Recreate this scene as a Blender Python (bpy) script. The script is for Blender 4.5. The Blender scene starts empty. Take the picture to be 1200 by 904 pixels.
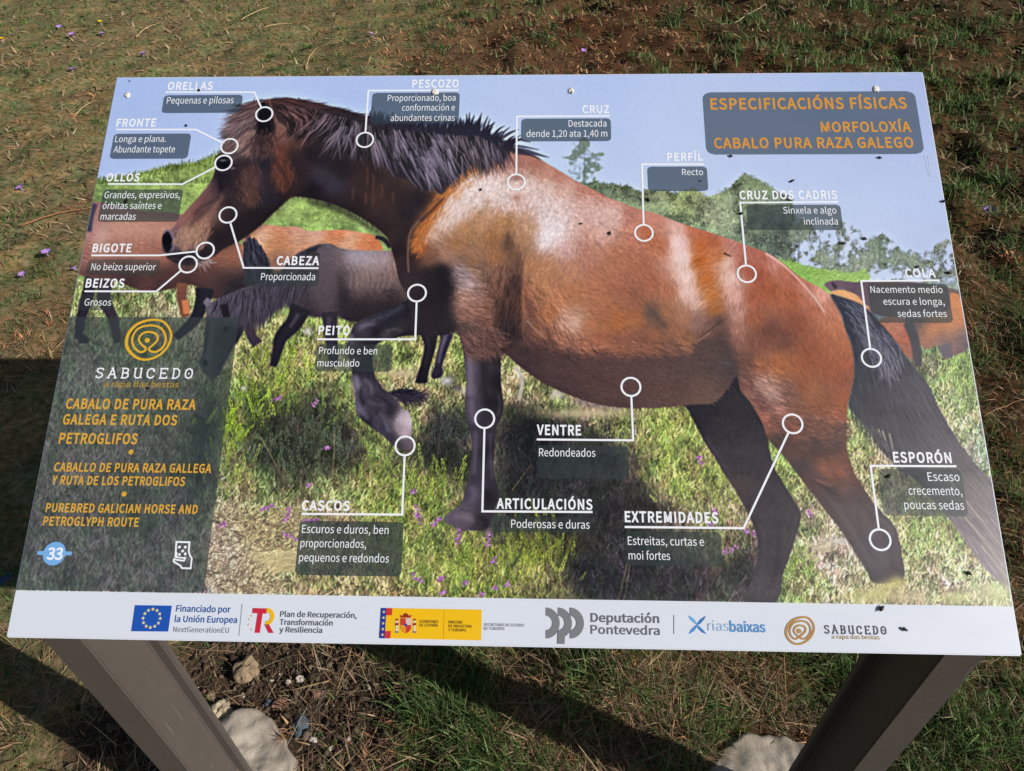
import bpy, bmesh, math, os
import numpy as np
from mathutils import Matrix, Vector

scene = bpy.context.scene
COL = scene.collection
# ---------------------------------------------------------------- camera
CAM_LOC = (0.0338441, -0.4156106, 1.6001421)
CAM_ROT = np.array([[0.999511, -0.0068882, 0.0305007], [0.0275287, 0.6564466, -0.75387], [-0.0148292, 0.754341, 0.6563153]])
camd = bpy.data.cameras.new('camera'); camo = bpy.data.objects.new('camera', camd); COL.objects.link(camo)
m4 = Matrix([list(r) + [0] for r in CAM_ROT.tolist()] + [[0, 0, 0, 1]])
camo.matrix_world = Matrix.Translation(CAM_LOC) @ m4
camd.sensor_width = 36.0; camd.lens = 36.0 * 815 / 1200; camd.clip_start = 0.02; camd.clip_end = 500
scene.camera = camo
# ---------------------------------------------------------------- sky, sun, exposure
SUN = Vector((0.80, -0.346, 0.488)).normalized()          # direction towards the sun
w = bpy.data.worlds.new('World'); scene.world = w; w.use_nodes = True
nt = w.node_tree; bg = nt.nodes['Background']; sky = nt.nodes.new('ShaderNodeTexSky')
sky.sky_type = 'NISHITA'; sky.sun_disc = False
sky.sun_elevation = math.asin(SUN.z); sky.sun_rotation = math.atan2(SUN.x, SUN.y)
nt.links.new(sky.outputs[0], bg.inputs[0]); bg.inputs[1].default_value = 0.05
sd = bpy.data.lights.new('sun', 'SUN'); sd.energy = 4.6; sd.angle = math.radians(0.5); sd.color = (1.0, 0.955, 0.89)
so = bpy.data.objects.new('sun', sd); COL.objects.link(so); so.rotation_euler = SUN.to_track_quat('Z', 'Y').to_euler()
vs = scene.view_settings; vs.view_transform = 'Standard'; vs.look = 'None'; vs.exposure = 0.0; vs.gamma = 1.0; vs.use_curve_mapping = False
scene.cycles.max_bounces = 6

# ---------------------------------------------------------------- printed picture
# The poster's picture is painted with numpy: a soft colour field through hand placed
# colour samples, filled outlines, then thousands of hair and grass strokes.
PW, PH, PY = 1200, 640, 78          # canvas size and its first row
def blur(a, s):
    if s <= 0: return a
    r = max(1, int(s * 2.6)); k = np.exp(-0.5 * (np.arange(-r, r + 1) / s) ** 2); k /= k.sum()
    for ax in (0, 1):
        p = [(0, 0)] * a.ndim; p[ax] = (r, r)
        b = np.pad(a, p, mode='edge'); o = np.zeros_like(a)
        n = a.shape[ax]
        for i, w in enumerate(k):
            sl = [slice(None)] * a.ndim; sl[ax] = slice(i, i + n)
            o += w * b[tuple(sl)]
        a = o
    return a
def upsample(g, h, w):
    gh, gw = g.shape[:2]
    y = np.linspace(0, gh - 1.001, h); x = np.linspace(0, gw - 1.001, w)
    y0 = y.astype(int); x0 = x.astype(int); fy = (y - y0)[:, None]; fx = (x - x0)[None, :]
    if g.ndim == 3: fy = fy[..., None]; fx = fx[..., None]
    a = g[y0][:, x0]; b = g[y0][:, x0 + 1]; c = g[y0 + 1][:, x0]; d = g[y0 + 1][:, x0 + 1]
    return (a * (1 - fx) + b * fx) * (1 - fy) + (c * (1 - fx) + d * fx) * fy
def vnoise(rng, scx, scy=None):
    scy = scy or scx
    return upsample(rng.standard_normal((int(PH / scy) + 3, int(PW / scx) + 3)), PH, PW)
def fbm(rng, sc, octv=3):
    n = 0
    for o in range(octv): n = n + vnoise(rng, sc / 2 ** o) * 0.6 ** o
    return n
def spline(pts, closed=True, seg=6):
    p = np.array(pts, float)
    q = np.vstack([p[-1:], p, p[:2]]) if closed else np.vstack([2 * p[:1] - p[1:2], p, 2 * p[-1:] - p[-2:-1]])
    t = np.linspace(0, 1, seg, endpoint=False)[:, None]; out = []
    for i in range(len(q) - 3):
        a, b, c, d = q[i:i + 4]
        out.append(0.5 * (2 * b + (c - a) * t + (2 * a - 5 * b + 4 * c - d) * t ** 2 + (3 * b - a - 3 * c + d) * t ** 3))
    r = np.vstack(out)
    return r if closed else np.vstack([r, p[-1:]])
def fill(pts, soft=0.5, smooth=True):
    P = spline(pts) if smooth else np.array(pts, float)
    P = P - [0, PY]; SS = 3
    m = np.zeros((PH, PW + 2)); A = P; B = np.roll(P, -1, 0)
    y0 = max(0, int(P[:, 1].min())); y1 = min(PH - 1, int(P[:, 1].max()) + 1)
    for y in range(y0, y1 + 1):
        for s in range(SS):
            yy = y + (s + .5) / SS
            c = (A[:, 1] <= yy) != (B[:, 1] <= yy)
            if not c.any(): continue
            a = A[c]; b = B[c]
            xs = np.sort(a[:, 0] + (yy - a[:, 1]) / (b[:, 1] - a[:, 1]) * (b[:, 0] - a[:, 0]))
            for i in range(0, len(xs) - 1, 2):
                l = min(max(xs[i], 0), PW); r = min(max(xs[i + 1], 0), PW)
                il, ir = int(l), int(r)
                if il == ir: m[y, il] += (r - l) / SS; continue
                m[y, il] += (il + 1 - l) / SS; m[y, il + 1:ir] += 1 / SS; m[y, ir] += (r - ir) / SS
    m = np.clip(m[:, :PW], 0, 1)
    return blur(m, soft) if soft else m
def field(samples, p=3.2, eps=9.0):
    S = np.array(samples, float); st = 4
    yy, xx = np.mgrid[0:PH:st, 0:PW:st]; acc = 0; wt = 0
    for x, y, r, g, b in S:
        w = 1.0 / ((xx - x) ** 2 + (yy + PY - y) ** 2 + eps ** 2) ** (p / 2)
        acc = acc + w[..., None] * np.array([r, g, b]) / 255.0; wt = wt + w
    return upsample(acc / wt[..., None], PH, PW)
def angles(samples, p=3.0):
    S = np.array(samples, float); st = 8
    yy, xx = np.mgrid[0:PH:st, 0:PW:st]; ax = 0; ay = 0
    for x, y, d in S:
        w = 1.0 / ((xx - x) ** 2 + (yy + PY - y) ** 2 + 100) ** (p / 2); d = math.radians(d)
        ax = ax + w * math.cos(d); ay = ay + w * math.sin(d)
    return np.arctan2(upsample(ay, PH, PW), upsample(ax, PH, PW))
def over(C, m, col):
    m = m[..., None]
    return C * (1 - m) + (col if isinstance(col, np.ndarray) and col.ndim == 3 else np.array(col) / 255.0) * m
def hairs(C, rng, mask, n, ang, length, colour, jit=0.22, alpha=1.0, spread=0.2, curl=0.02, layers=5, width=1.0, taper=True, hue=0.0):
    """n strokes seeded where mask is high; colour = field to read at the root"""
    w = np.maximum(mask, 0).ravel(); cs = np.cumsum(w)
    if cs[-1] <= 0: return C
    for L in range(layers):
        k = n // layers
        idx = np.searchsorted(cs, rng.random(k) * cs[-1]); idx = np.minimum(idx, PH * PW - 1)
        y = idx // PW + rng.random(k); x = idx % PW + rng.random(k)
        a = (ang.ravel()[idx] if isinstance(ang, np.ndarray) else np.full(k, ang)) + rng.normal(0, spread, k)
        cv = rng.normal(0, abs(curl), k)
        ln = rng.uniform(*length, k); j = 1 + rng.normal(0, jit, k)
        base = colour.reshape(-1, 3)[idx] * np.clip(j, .15, 2.4)[:, None]
        if hue: base = base * (1 + rng.normal(0, hue, (k, 3)))
        II = []; WW = []; KK = []; kk = np.arange(k)
        for s in range(int(math.ceil(length[1] / 0.8))):
            on = s * 0.8 < ln
            if not on.any(): break
            t = (s * 0.8) / ln
            wt = np.where(on, (1 - t ** 2 if taper else 1.0), 0) * width
            x0 = np.floor(x - .5).astype(int); y0 = np.floor(y - .5).astype(int)
            fx = x - .5 - x0; fy = y - .5 - y0
            ok = on & (x0 >= 0) & (x0 < PW - 1) & (y0 >= 0) & (y0 < PH - 1)
            i0 = (y0 * PW + x0)[ok]; wt = wt[ok]; fx = fx[ok]; fy = fy[ok]; ko = kk[ok]
            for o, q in ((0, (1 - fx) * (1 - fy)), (1, fx * (1 - fy)), (PW, (1 - fx) * fy), (PW + 1, fx * fy)):
                II.append(i0 + o); WW.append(q * wt); KK.append(ko)
            x = x + np.cos(a) * .8; y = y + np.sin(a) * .8; a = a + cv
        II = np.concatenate(II); WW = np.concatenate(WW); KK = np.concatenate(KK)
        W = np.bincount(II, WW, PH * PW)
        S = np.stack([np.bincount(II, WW * base[KK, c], PH * PW) for c in range(3)])
        A = (alpha * (1 - np.exp(-1.1 * W))).reshape(PH, PW, 1)
        col = (S / np.maximum(W, 1e-6)).T.reshape(PH, PW, 3)
        C = C * (1 - A) + col * A
    return np.clip(C, 0, 1)
def stroke(C, pts, w, col, soft=0.6, alpha=1.0):
    """a tapering band along a polyline: w = (start, end) width"""
    P = spline(pts, closed=False); n = len(P); d = np.gradient(P, axis=0)
    d /= np.linalg.norm(d, axis=1)[:, None] + 1e-9; N = np.c_[-d[:, 1], d[:, 0]]
    ww = np.linspace(w[0], w[1], n)[:, None] / 2
    return over(C, fill(np.vstack([P + N * ww, (P - N * ww)[::-1]]), soft, smooth=False) * alpha, col)
def blob(C, x, y, rx, ry, col, alpha=1.0, rot=0.0):
    yy, xx = np.mgrid[0:PH, 0:PW]; dx = xx - x; dy = yy + PY - y; c, s = math.cos(rot), math.sin(rot)
    m = np.exp(-(((dx * c + dy * s) / rx) ** 2 + ((dy * c - dx * s) / ry) ** 2))
    return over(C, m * alpha, col)

MEADOW = [(280,400,172,176,108),(330,450,158,172,82),(270,500,142,164,66),(350,520,84,90,74),(400,520,84,88,70),(290,560,150,155,95),
 (262,600,190,180,148),(300,620,172,165,118),(340,642,196,184,138),(380,600,172,165,115),(262,662,200,188,168),(450,500,140,145,85),
 (300,470,130,150,72),(420,480,150,160,88),(330,500,96,104,74),(370,490,100,108,76),(310,530,84,92,70),(400,555,150,152,100),(340,560,120,128,84),
 (430,560,150,155,85),(460,590,140,155,75),(505,530,84,86,70),(520,500,62,62,62),(500,570,138,152,78),(480,640,140,150,80),(560,662,145,155,75),
 (625,650,150,160,75),(655,640,128,138,66),(680,665,70,68,72),(720,684,78,74,82),(620,560,60,60,62),(705,590,72,68,66),(615,510,52,54,56),
 (640,505,56,58,58),(740,585,92,86,72),(640,470,150,150,98),(690,480,168,156,116),(720,492,150,160,85),(780,500,160,174,90),(820,540,166,176,96),
 (790,560,162,172,90),(850,600,164,155,115),(842,640,140,128,96),(800,680,86,82,82),(872,664,82,76,82),(450,430,166,176,100),(460,460,182,170,126),
 (520,420,166,176,100),(530,470,176,176,116),(605,450,168,166,112),(480,485,170,170,110),(700,540,62,62,64),(660,600,64,64,64),(590,600,70,74,62),
 (760,610,80,76,70),(740,650,72,70,74),(640,690,120,120,76),(600,690,146,152,84),(420,690,180,172,116),(300,690,190,182,146),(365,680,176,172,116),
 (540,690,146,156,80),(1000,640,205,195,165),(960,610,150,150,110),(940,680,170,186,110),(968,650,204,194,164),(985,690,190,180,140),
 (912,540,150,165,90),(925,570,150,160,95),(950,600,160,155,120),(1080,620,168,182,112),(1080,650,176,184,124),(1090,685,196,182,152),(1150,690,186,192,146),
 (1010,500,166,176,112),(1005,530,160,172,104),(1020,545,184,180,128),(1010,560,196,184,140),(1110,440,150,176,104),(1130,450,160,182,112),(1140,485,176,190,130),(1150,525,158,174,150),
 (1165,560,176,186,140),(1090,420,110,128,90),(1120,470,182,180,140),(1100,410,140,150,116),(380,400,172,178,104),(310,420,160,170,100),(240,350,160,170,110),
 (150,345,150,160,100),(120,345,140,165,90),(160,400,110,125,90),(110,450,150,160,136),(200,450,150,158,126),(215,410,160,166,130),(130,420,140,150,124),(180,540,120,118,110),(250,505,74,88,74),(225,470,140,148,118),(90,560,140,134,122),
 (230,560,88,98,84),(110,640,146,142,136),(200,650,146,142,136),(50,660,146,142,136),(200,600,120,118,116),(240,680,150,146,140)]
ARMS = None
BODY = [(300,170,120,94,96),(288,168,134,106,104),(270,178,110,86,88),(262,192,30,24,30),(255,215,66,50,54),(240,228,104,74,74),(225,243,116,78,76),(212,258,134,90,86),
 (205,272,122,94,100),(197,280,92,80,96),(204,292,74,62,76),(218,276,150,114,100),(240,260,132,98,88),(228,266,148,110,96),(248,248,120,88,80),(258,238,74,54,54),(262,212,30,24,32),(258,228,70,52,56),
 (228,288,96,78,74),(238,282,70,56,54),(215,300,46,38,46),(235,298,40,32,38),(205,303,38,32,40),(255,282,38,28,30),(275,262,40,30,32),(250,270,50,38,38),
 (290,212,56,42,42),(300,225,66,45,42),(288,195,44,34,40),(310,190,36,30,40),(312,222,44,36,44),(300,248,34,26,28),(320,245,30,23,25),
 (328,180,100,56,42),(326,205,98,56,44),(335,215,66,42,40),(345,190,52,38,38),(338,158,118,80,74),(330,150,120,84,78),(345,170,80,52,46),
 (360,180,36,28,32),(375,205,52,46,58),(365,222,28,22,28),(390,215,52,48,62),(400,200,40,32,34),(420,215,54,39,38),(440,228,62,43,40),(432,205,50,37,37),(460,222,50,38,38),
 (415,240,40,30,30),(450,262,42,32,32),(400,232,44,36,40),(475,250,42,32,34),(490,235,34,28,36),(470,290,38,28,30),(480,270,40,30,30),(470,320,50,38,40),(478,335,62,46,50),
 (505,235,70,44,38),(548,205,188,120,72),(530,222,188,112,60),(510,246,184,106,54),(498,268,176,98,50),(490,290,150,88,56),(575,188,168,104,78),(480,300,48,34,34),
 (556,212,226,206,204),(545,222,228,212,212),(528,242,222,200,196),(514,258,214,186,176),(503,272,206,176,160),(540,240,208,182,174),(556,232,206,180,174),
 (575,200,196,158,148),(590,192,182,132,122),(605,185,160,108,98),(625,190,168,112,98),(650,205,176,122,108),(600,215,190,152,142),(575,215,224,206,204),(590,225,216,196,194),(605,232,196,158,150),(620,215,206,178,170),
 (640,218,206,178,166),(635,205,190,140,122),(660,225,200,160,148),(680,225,178,120,104),(700,232,174,112,96),(690,245,200,158,148),(715,250,206,168,158),(735,248,176,118,104),(705,270,204,162,152),
 (655,240,200,158,146),(645,265,222,208,212),(635,255,212,190,190),(640,280,212,192,194),(660,290,196,156,150),(620,262,180,140,112),(610,280,170,126,96),
 (570,240,186,150,132),(560,258,178,132,98),(545,270,170,124,86),(530,285,160,114,80),(575,275,158,110,72),(590,262,170,122,82),(595,285,112,82,62),(598,300,118,86,66),(580,300,158,108,74),
 (520,300,166,124,104),(505,305,120,84,68),(550,305,150,108,80),(560,315,132,100,84),(600,320,122,84,72),(585,322,140,98,86),(620,310,176,122,88),(640,310,184,130,96),(632,330,180,122,86),
 (610,340,160,100,76),(608,360,128,80,66),(608,378,96,64,56),(665,315,184,130,104),(690,300,184,126,108),(700,320,178,116,88),(655,345,180,120,84),(640,365,176,112,76),(630,385,130,84,66),
 (500,320,52,40,40),(515,318,30,25,30),(522,335,22,19,25),(500,345,34,28,32),(505,370,36,30,32),(520,385,34,29,30),(490,385,46,40,48),(480,365,46,42,54),
 (536,318,150,130,136),(545,330,176,150,152),(540,345,178,132,112),(555,345,150,112,102),(560,360,140,98,82),(540,365,150,106,90),(575,335,104,74,66),(572,355,120,82,70),(580,375,112,76,64),(568,380,114,78,68),(578,392,92,66,60),(545,385,82,62,60),
 (600,335,56,42,42),(598,350,24,20,24),(592,365,20,18,22),(594,385,22,19,24),(585,400,66,50,52),(560,402,52,42,46),(545,402,60,50,56),(575,415,40,33,38),(552,425,64,55,66),(550,445,82,72,88),(560,450,64,56,68),(575,445,36,31,38),
 (552,475,74,64,80),(562,480,58,50,62),(577,475,36,31,37),(556,515,58,52,68),(560,545,56,50,66),(572,530,36,31,38),(580,545,66,60,72),(555,575,74,66,82),(572,575,48,42,50),(545,600,98,88,102),(560,600,56,50,58),(530,606,92,82,96),(572,605,38,33,38),
 (720,300,174,110,82),(740,275,190,122,100),(756,272,176,100,66),(770,285,186,112,80),(745,310,164,102,78),(760,330,166,102,76),(720,335,164,104,80),(740,345,150,94,74),(700,345,172,110,80),(780,340,176,112,84),
 (785,265,214,172,164),(792,282,226,196,194),(798,300,228,202,200),(802,320,226,196,190),(804,340,222,188,178),(815,352,206,166,152),(775,265,190,132,112),(765,255,190,128,112),
 (812,268,186,110,80),(820,285,188,100,48),(818,305,186,98,42),(825,325,188,106,48),(832,345,190,114,56),(836,360,170,104,60),(835,280,178,98,62),(842,300,190,108,56),(840,272,182,122,108),(855,285,190,128,116),
 (848,305,220,188,178),(854,325,218,182,172),(858,345,206,160,148),(862,365,190,142,130),(862,385,168,118,104),(865,400,140,96,84),(870,292,178,106,90),(870,310,166,90,70),(885,318,158,80,56),(890,300,176,104,86),
 (905,305,196,136,124),(915,320,178,108,86),(900,340,164,90,58),(925,345,168,92,60),(880,345,164,90,62),(880,370,150,86,60),(900,385,108,66,54),(915,395,112,70,58),(930,375,140,80,56),(950,360,176,104,76),(940,335,190,124,104),(958,345,212,154,138),
 (970,360,196,128,104),(978,380,186,118,88),(965,400,160,94,66),(985,405,174,106,78),(990,420,160,92,66),(950,410,146,86,62),(975,435,148,84,58),(994,440,140,82,62),(935,425,156,94,62),(910,425,170,104,66),(890,425,150,92,64),(880,400,124,78,62),
 (870,420,104,70,60),(872,445,116,76,68),(890,448,176,132,118),(900,460,186,146,134),(905,475,168,116,104),(885,470,120,76,68),(892,487,150,94,76),(920,460,112,76,66),(930,470,124,80,64),(945,455,150,92,62),(960,470,138,84,58),(985,468,152,86,54),(978,485,146,86,66),
 (905,492,120,76,64),(925,500,122,74,56),(945,495,118,78,66),(965,505,112,74,62),(985,500,92,66,60),(910,515,70,54,52),(930,525,86,62,56),(955,520,76,58,56),(975,520,80,60,56),(985,535,112,76,66),(965,545,138,86,68),(978,552,140,88,70),(985,565,104,74,68),
 (935,545,66,54,56),(955,560,86,66,66),(970,575,72,60,64),(985,590,76,64,66),(1000,580,84,68,68),(1000,610,78,66,68),(1015,600,82,70,72),(1015,630,78,70,76),(1035,625,80,72,78),(1030,650,84,76,82),(1045,660,78,70,76),(1025,670,74,68,74),
 (700,375,168,106,74),(672,340,176,116,82),(671,376,206,166,148),(660,372,196,148,128),(685,380,176,114,82),(720,375,172,102,62),(745,370,160,98,64),(760,365,98,76,68),(770,375,110,78,66),(780,365,160,106,76),(765,390,140,90,66),(790,385,150,100,74),(800,370,168,116,90),(815,375,140,104,98),
 (830,380,120,88,80),(840,375,86,64,58),(845,392,90,66,62),(825,395,112,80,70),(805,398,138,94,70),(850,410,84,66,62),(700,395,158,98,72),(725,398,138,88,68),(680,400,150,96,76),(655,395,150,100,80),(750,405,120,78,64),(780,408,108,74,62),
 (640,405,90,60,56),(660,415,80,55,54),(700,418,82,56,54),(740,425,84,60,58),(620,405,74,50,50),(610,415,66,46,48),(640,430,76,53,53),(670,445,78,55,55),(700,445,86,60,58),(740,450,86,62,60),(770,430,80,60,60),(800,430,82,64,62),(830,420,78,62,62),(780,460,90,66,62),(815,455,98,74,66),(835,455,88,70,66),(850,440,72,60,60),(720,468,84,62,58),(690,462,66,50,50),(650,448,62,45,46),(770,470,96,74,66),(820,468,104,80,70)]
FUR = [(290,170,200),(225,250,130),(230,270,120),(300,220,110),(330,200,100),(420,220,95),(540,215,120),(520,245,115),(560,225,125),(600,200,70),(650,215,40),(700,240,35),(760,270,30),(640,270,110),(570,270,95),(595,300,95),(540,290,20),
 (510,300,15),(535,325,20),(550,350,15),(570,365,20),(560,385,20),(640,310,140),(620,345,100),(650,350,30),(700,340,25),(680,380,20),(740,380,25),(720,300,30),(790,290,80),(800,330,75),(822,300,170),(830,340,165),(855,330,85),(845,385,110),
 (880,320,60),(920,350,60),(900,380,80),(960,370,70),(985,420,95),(930,420,60),(890,450,35),(905,470,25),(940,460,40),(970,470,60),(940,495,15),(960,520,20),(975,545,30),(1010,600,60),(640,430,25),(720,445,20),(800,445,30),(560,450,90),(560,540,90),(460,260,100),(470,330,100)]

def paint_print():
    rng = np.random.default_rng(7)
    yy, xx = np.mgrid[0:PH, 0:PW]; Y = yy + PY
    # ---- sky
    C = field([(140,100,166,190,240),(400,100,174,194,240),(700,110,178,197,241),(1000,100,172,192,238),(1080,120,166,184,230),(1090,240,186,202,240),
               (650,190,190,208,244),(800,210,196,211,243),(950,240,190,208,243),(1000,300,204,216,244),(300,180,184,203,243),(150,190,176,196,240),(1100,300,180,194,226)], 2.2, 60)
    C = C * (1 + 0.006 * fbm(rng, 60, 2))[..., None]
    # ---- meadow and hill base colours
    hill = fill([(60,216),(112,212),(140,208),(160,205),(187,198),(210,193),(233,190),(257,180),(300,175),(420,190),(620,300),(620,760),(-40,760),(-40,230)], 1.0, smooth=False)
    edge = fbm(rng, 10, 3)
    hb = field([(110,225,128,164,84),(160,212,140,170,84),(230,200,138,166,76),(210,225,156,184,96),(250,190,130,158,74),(330,250,158,186,98),(380,250,152,184,92),(430,268,160,190,104),(360,240,140,172,84),(460,282,150,180,100)], 2.5, 20)
    hg = hb.mean(2, keepdims=True); hb = np.clip((hg + (hb - hg) * .82) * (1 + .09 * fbm(rng, 14, 4) + .05 * fbm(rng, 4, 2))[..., None], 0, 1)
    C = over(C, hill, hb)
    C = hairs(C, rng, hill * (Y < 330), 9000, 0.2, (2, 6), hb, .2, .7, .9)
    C = hairs(C, rng, hill * (Y < 216) * (1 - blur(hill * (Y < 216), 4)), 1500, -1.5, (3, 6), hb * .72, .2, .8, .6)
    # ---- trees on the right skyline
    tf = field([(690,190,108,128,120),(700,222,128,146,108),(730,228,140,158,112),(770,240,150,166,116),(800,238,150,168,100),(830,250,166,180,134),(850,255,150,164,124),(880,225,120,142,96),(870,280,120,136,104),
                (900,250,106,126,112),(920,290,120,136,120),(940,300,132,148,118),(985,300,140,156,136),(1010,310,140,152,128),(1030,290,112,134,112),(1050,310,128,146,122),(1080,300,138,152,136),(1110,300,146,158,146)], 2.6, 10)
    tg = tf.mean(2, keepdims=True); tf = (tg + (tf - tg) * .82) * .86
    tree = fill([(640,215),(660,212),(680,214),(700,212),(716,215),(732,216),(748,222),(775,222),(800,224),(818,222),(832,232),(846,224),(862,212),(872,204),(884,208),(896,216),(910,224),(930,238),(930,300),(940,330),(700,330)], 3.0)
    far = fill([(900,240),(925,250),(948,258),(970,262),(1000,262),(1012,288),(1020,278),(1036,272),(1050,282),(1062,294),(1080,292),(1095,288),(1112,280),(1125,290),(1150,340),(900,345)], 3.0)
    nz = blur(rng.standard_normal((PH, PW)), 1.6) * 3.2; nl = fbm(rng, 22, 3)
    tm = np.clip((tree - .44) * 2.8 + nz * .6 + nl * .36, 0, 1) * (tree > .05)
    fm = np.clip((far - .55) * 1.8 + nz * .7 + nl * .75 - .18, 0, 1) * (far > .04)
    for m in (blur(fm, .8), blur(tm, .8)):
        C = over(C, m * .9, np.clip(tf * (1 + .2 * nz + .2 * nl)[..., None], 0, 1))
    C = hairs(C, rng, tm * (Y < 330), 9000, 0.6, (2, 5), tf, .22, .5, 1.5)
    C = hairs(C, rng, fm * (Y < 330), 4000, 0.6, (2, 4), tf, .2, .4, 1.5)
    C = hairs(C, rng, np.clip(fm + tm, 0, 1) * (Y < 330) * np.clip(.2 - nl * .5, 0, 1), 5200, 0.9, (2, 5), tf * .62, .2, .6, 1.5)
    C = hairs(C, rng, np.clip(fm + tm, 0, 1) * (Y < 330) * np.clip(nl * .6, 0, 1), 4200, 0.9, (2, 4), np.clip(tf * 1.28, 0, 1), .15, .6, 1.5)
    # lone pine and a few trunks
    for tx, ty0, ty1 in ((684,168,216),(935,262,312),(1030,275,315),(960,275,310),(982,276,312),(905,240,300)):
        C = stroke(C, [(tx, ty0), (tx + 1, (ty0 + ty1) / 2), (tx, ty1)], (.8, 2.6), (96,108,110), .7, .6)
    pine = fill([(684,160),(692,168),(690,176),(705,178),(712,183),(702,190),(708,198),(696,203),(700,212),(672,212),(668,204),(660,198),(666,190),(656,182),(668,178),(674,170)], 2.5)
    pm = np.clip((pine - .5) * 1.6 + nz * .75 + fbm(rng, 12, 2) * .35 - .12, 0, 1) * (pine > .05)
    C = over(C, pm * .8, np.clip(tf * np.array([.96,1.0,.94]) * (1 + .12 * nz)[..., None], 0, 1))
    gr = fill([(912,306),(930,308),(950,314),(975,318),(1000,320),(1015,318),(1015,345),(960,345),(930,330)], 1.5)
    C = over(C, gr, (146,182,98)); C = hairs(C, rng, gr, 900, -.4, (3, 7), field([(930,312,140,180,88),(990,326,160,192,112)]), .12, .7, .6)
    # ---- meadow
    mead = fill([(-20,335),(100,330),(240,335),(330,372),(420,372),(470,385),(620,395),(900,395),(1000,420),(1070,405),(1100,400),(1140,404),(1260,400),(1260,760),(-20,760)], 2, smooth=False)
    mf = field(MEADOW, 3.4, 12)
    for pol, q, sf in (([(285,470),(320,455),(345,470),(380,450),(400,480),(418,500),(430,540),(400,562),(340,566),(300,552),(284,520)], .62, 9), ([(500,490),(530,470),(552,490),(552,580),(530,560),(505,550),(488,530)], .62, 8), ([(588,480),(625,470),(660,500),(710,505),(740,560),(770,595),(755,640),(700,640),(690,704),(672,660),(640,630),(590,600)], .72, 10), ([(690,640),(760,655),(840,660),(880,680),(872,704),(690,704)], .85, 8), ([(230,470),(250,470),(246,560),(226,560)], .6, 6), ([(455,505),(480,520),(475,560),(455,565)], .75, 6)):
        pm0 = fill(pol, sf); mf = mf * (1 - pm0[..., None] * (1 - q * np.array([.96, .98, 1.08])))
    gm = mf.mean(2, keepdims=True); mf = gm + (mf - gm) * .86; mf = mf * .97
    tex = fbm(rng, 26, 4); t2 = fbm(rng, 9, 3); hue = fbm(rng, 16, 3)
    straw = np.array([1.10, 1.0, 1.06]); leaf = np.array([.93, 1.0, .90])
    hm = np.clip(.5 + .45 * hue, 0, 1)[..., None]
    mv = np.clip(mf * (straw * (1 - hm) + leaf * hm) * (1 + .09 * tex + .13 * t2)[..., None], 0, 1)
    C = over(C, mead, mv * .92)
    C = hairs(C, rng, mead, 26000, -1.57, (4, 12), mv * .55, .25, .7, .45, .012, 4, hue=.04)
    C = hairs(C, rng, mead, 36000, -1.55, (4, 11), mv * 1.08, .30, .8, .5, .015, 6, hue=.06)
    C = hairs(C, rng, mead * np.clip(mf.mean(2) - .33, 0, 1), 12000, -1.5, (4, 13), np.clip(mv * 1.35, 0, 1), .2, .85, .55, .015, 4, hue=.05)
    C = hairs(C, rng, mead * np.clip(mf.mean(2) - .33, 0, 1), 9000, -1.5, (3, 8), mv * .42, .2, .7, .7, .015, 3)
    # leafy heather and gorse sprigs: short bright dashes along upright stems
    for bx, by, sx, sy, n, c0 in ((330,430,50,26,44,(150,172,66)),(300,470,44,34,40,(138,164,60)),(385,470,34,40,34,(112,130,70)),(270,505,18,40,26,(140,168,52)),(345,520,46,36,60,(82,92,72)),(395,515,26,44,34,(78,88,72)),
              (530,508,24,26,40,(62,66,64)),(500,575,40,30,60,(138,156,70)),(455,560,34,30,40,(132,150,74)),(560,660,60,30,80,(140,158,66)),(630,650,34,34,70,(160,172,70)),(470,640,40,30,50,(140,152,76)),
              (640,560,60,50,70,(60,64,64)),(710,620,50,50,60,(66,66,68)),(700,530,40,40,40,(58,62,64)),(790,530,36,50,60,(160,176,84)),(845,580,30,40,46,(158,168,88)),(930,670,24,24,34,(150,172,86)),(1090,625,36,26,40,(160,180,104)),(1130,470,26,36,60,(160,184,110)),(270,560,20,30,24,(148,160,80)),(1125,425,26,12,40,(166,196,112)),(1155,530,20,30,40,(150,176,140)),(600,690,60,10,40,(140,154,70))):
        for i in range(n):
            px = rng.normal(bx, sx * .55); py = rng.normal(by, sy * .5); L = rng.uniform(9, 24); a = rng.normal(-1.5, .35); q = rng.uniform(.62, 1.28)
            x2 = px + math.cos(a) * L; y2 = py + math.sin(a) * L
            m = np.array(c0) * q
            xs = int(px); ys = int(py) - PY
            if not (30 < xs < PW - 30 and 30 < ys < PH - 30): continue
            for t in np.arange(0, 1, 1.3 / L):
                cx = px + (x2 - px) * t; cy = py + (y2 - py) * t - PY
                for sgn in (-1, 1):
                    r = 1.6 * (1 - t * .6); ex = cx + sgn * r * rng.uniform(.5, 1.4); ey = cy - r * .8
                    ix, iy = int(ex), int(ey)
                    if 0 <= ix < PW and 0 <= iy < PH:
                        C[iy:iy + 2, ix] = C[iy:iy + 2, ix] * .5 + np.clip(m * rng.uniform(.75, 1.2) / 255, 0, 1) * .5
    # pale straw patch and dry litter at the lower left
    st = fill([(285,655),(300,645),(330,640),(350,642),(348,660),(338,668),(310,670),(290,668)], 3)
    C = over(C, st * .7, (198,184,140)); C = hairs(C, rng, st, 1500, -.5, (8, 18), field([(320,650,200,186,142),(330,665,184,170,126)]), .13, .7, .3)
    lit = fill([(252,600),(300,605),(350,600),(348,640),(290,650),(330,690),(245,690)], 4)
    C = hairs(C, rng, lit, 2600, -.6, (6, 16), field([(260,640,204,190,166),(320,690,192,176,140),(300,620,190,176,130)]), .22, .75, 1.0, .03)
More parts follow.
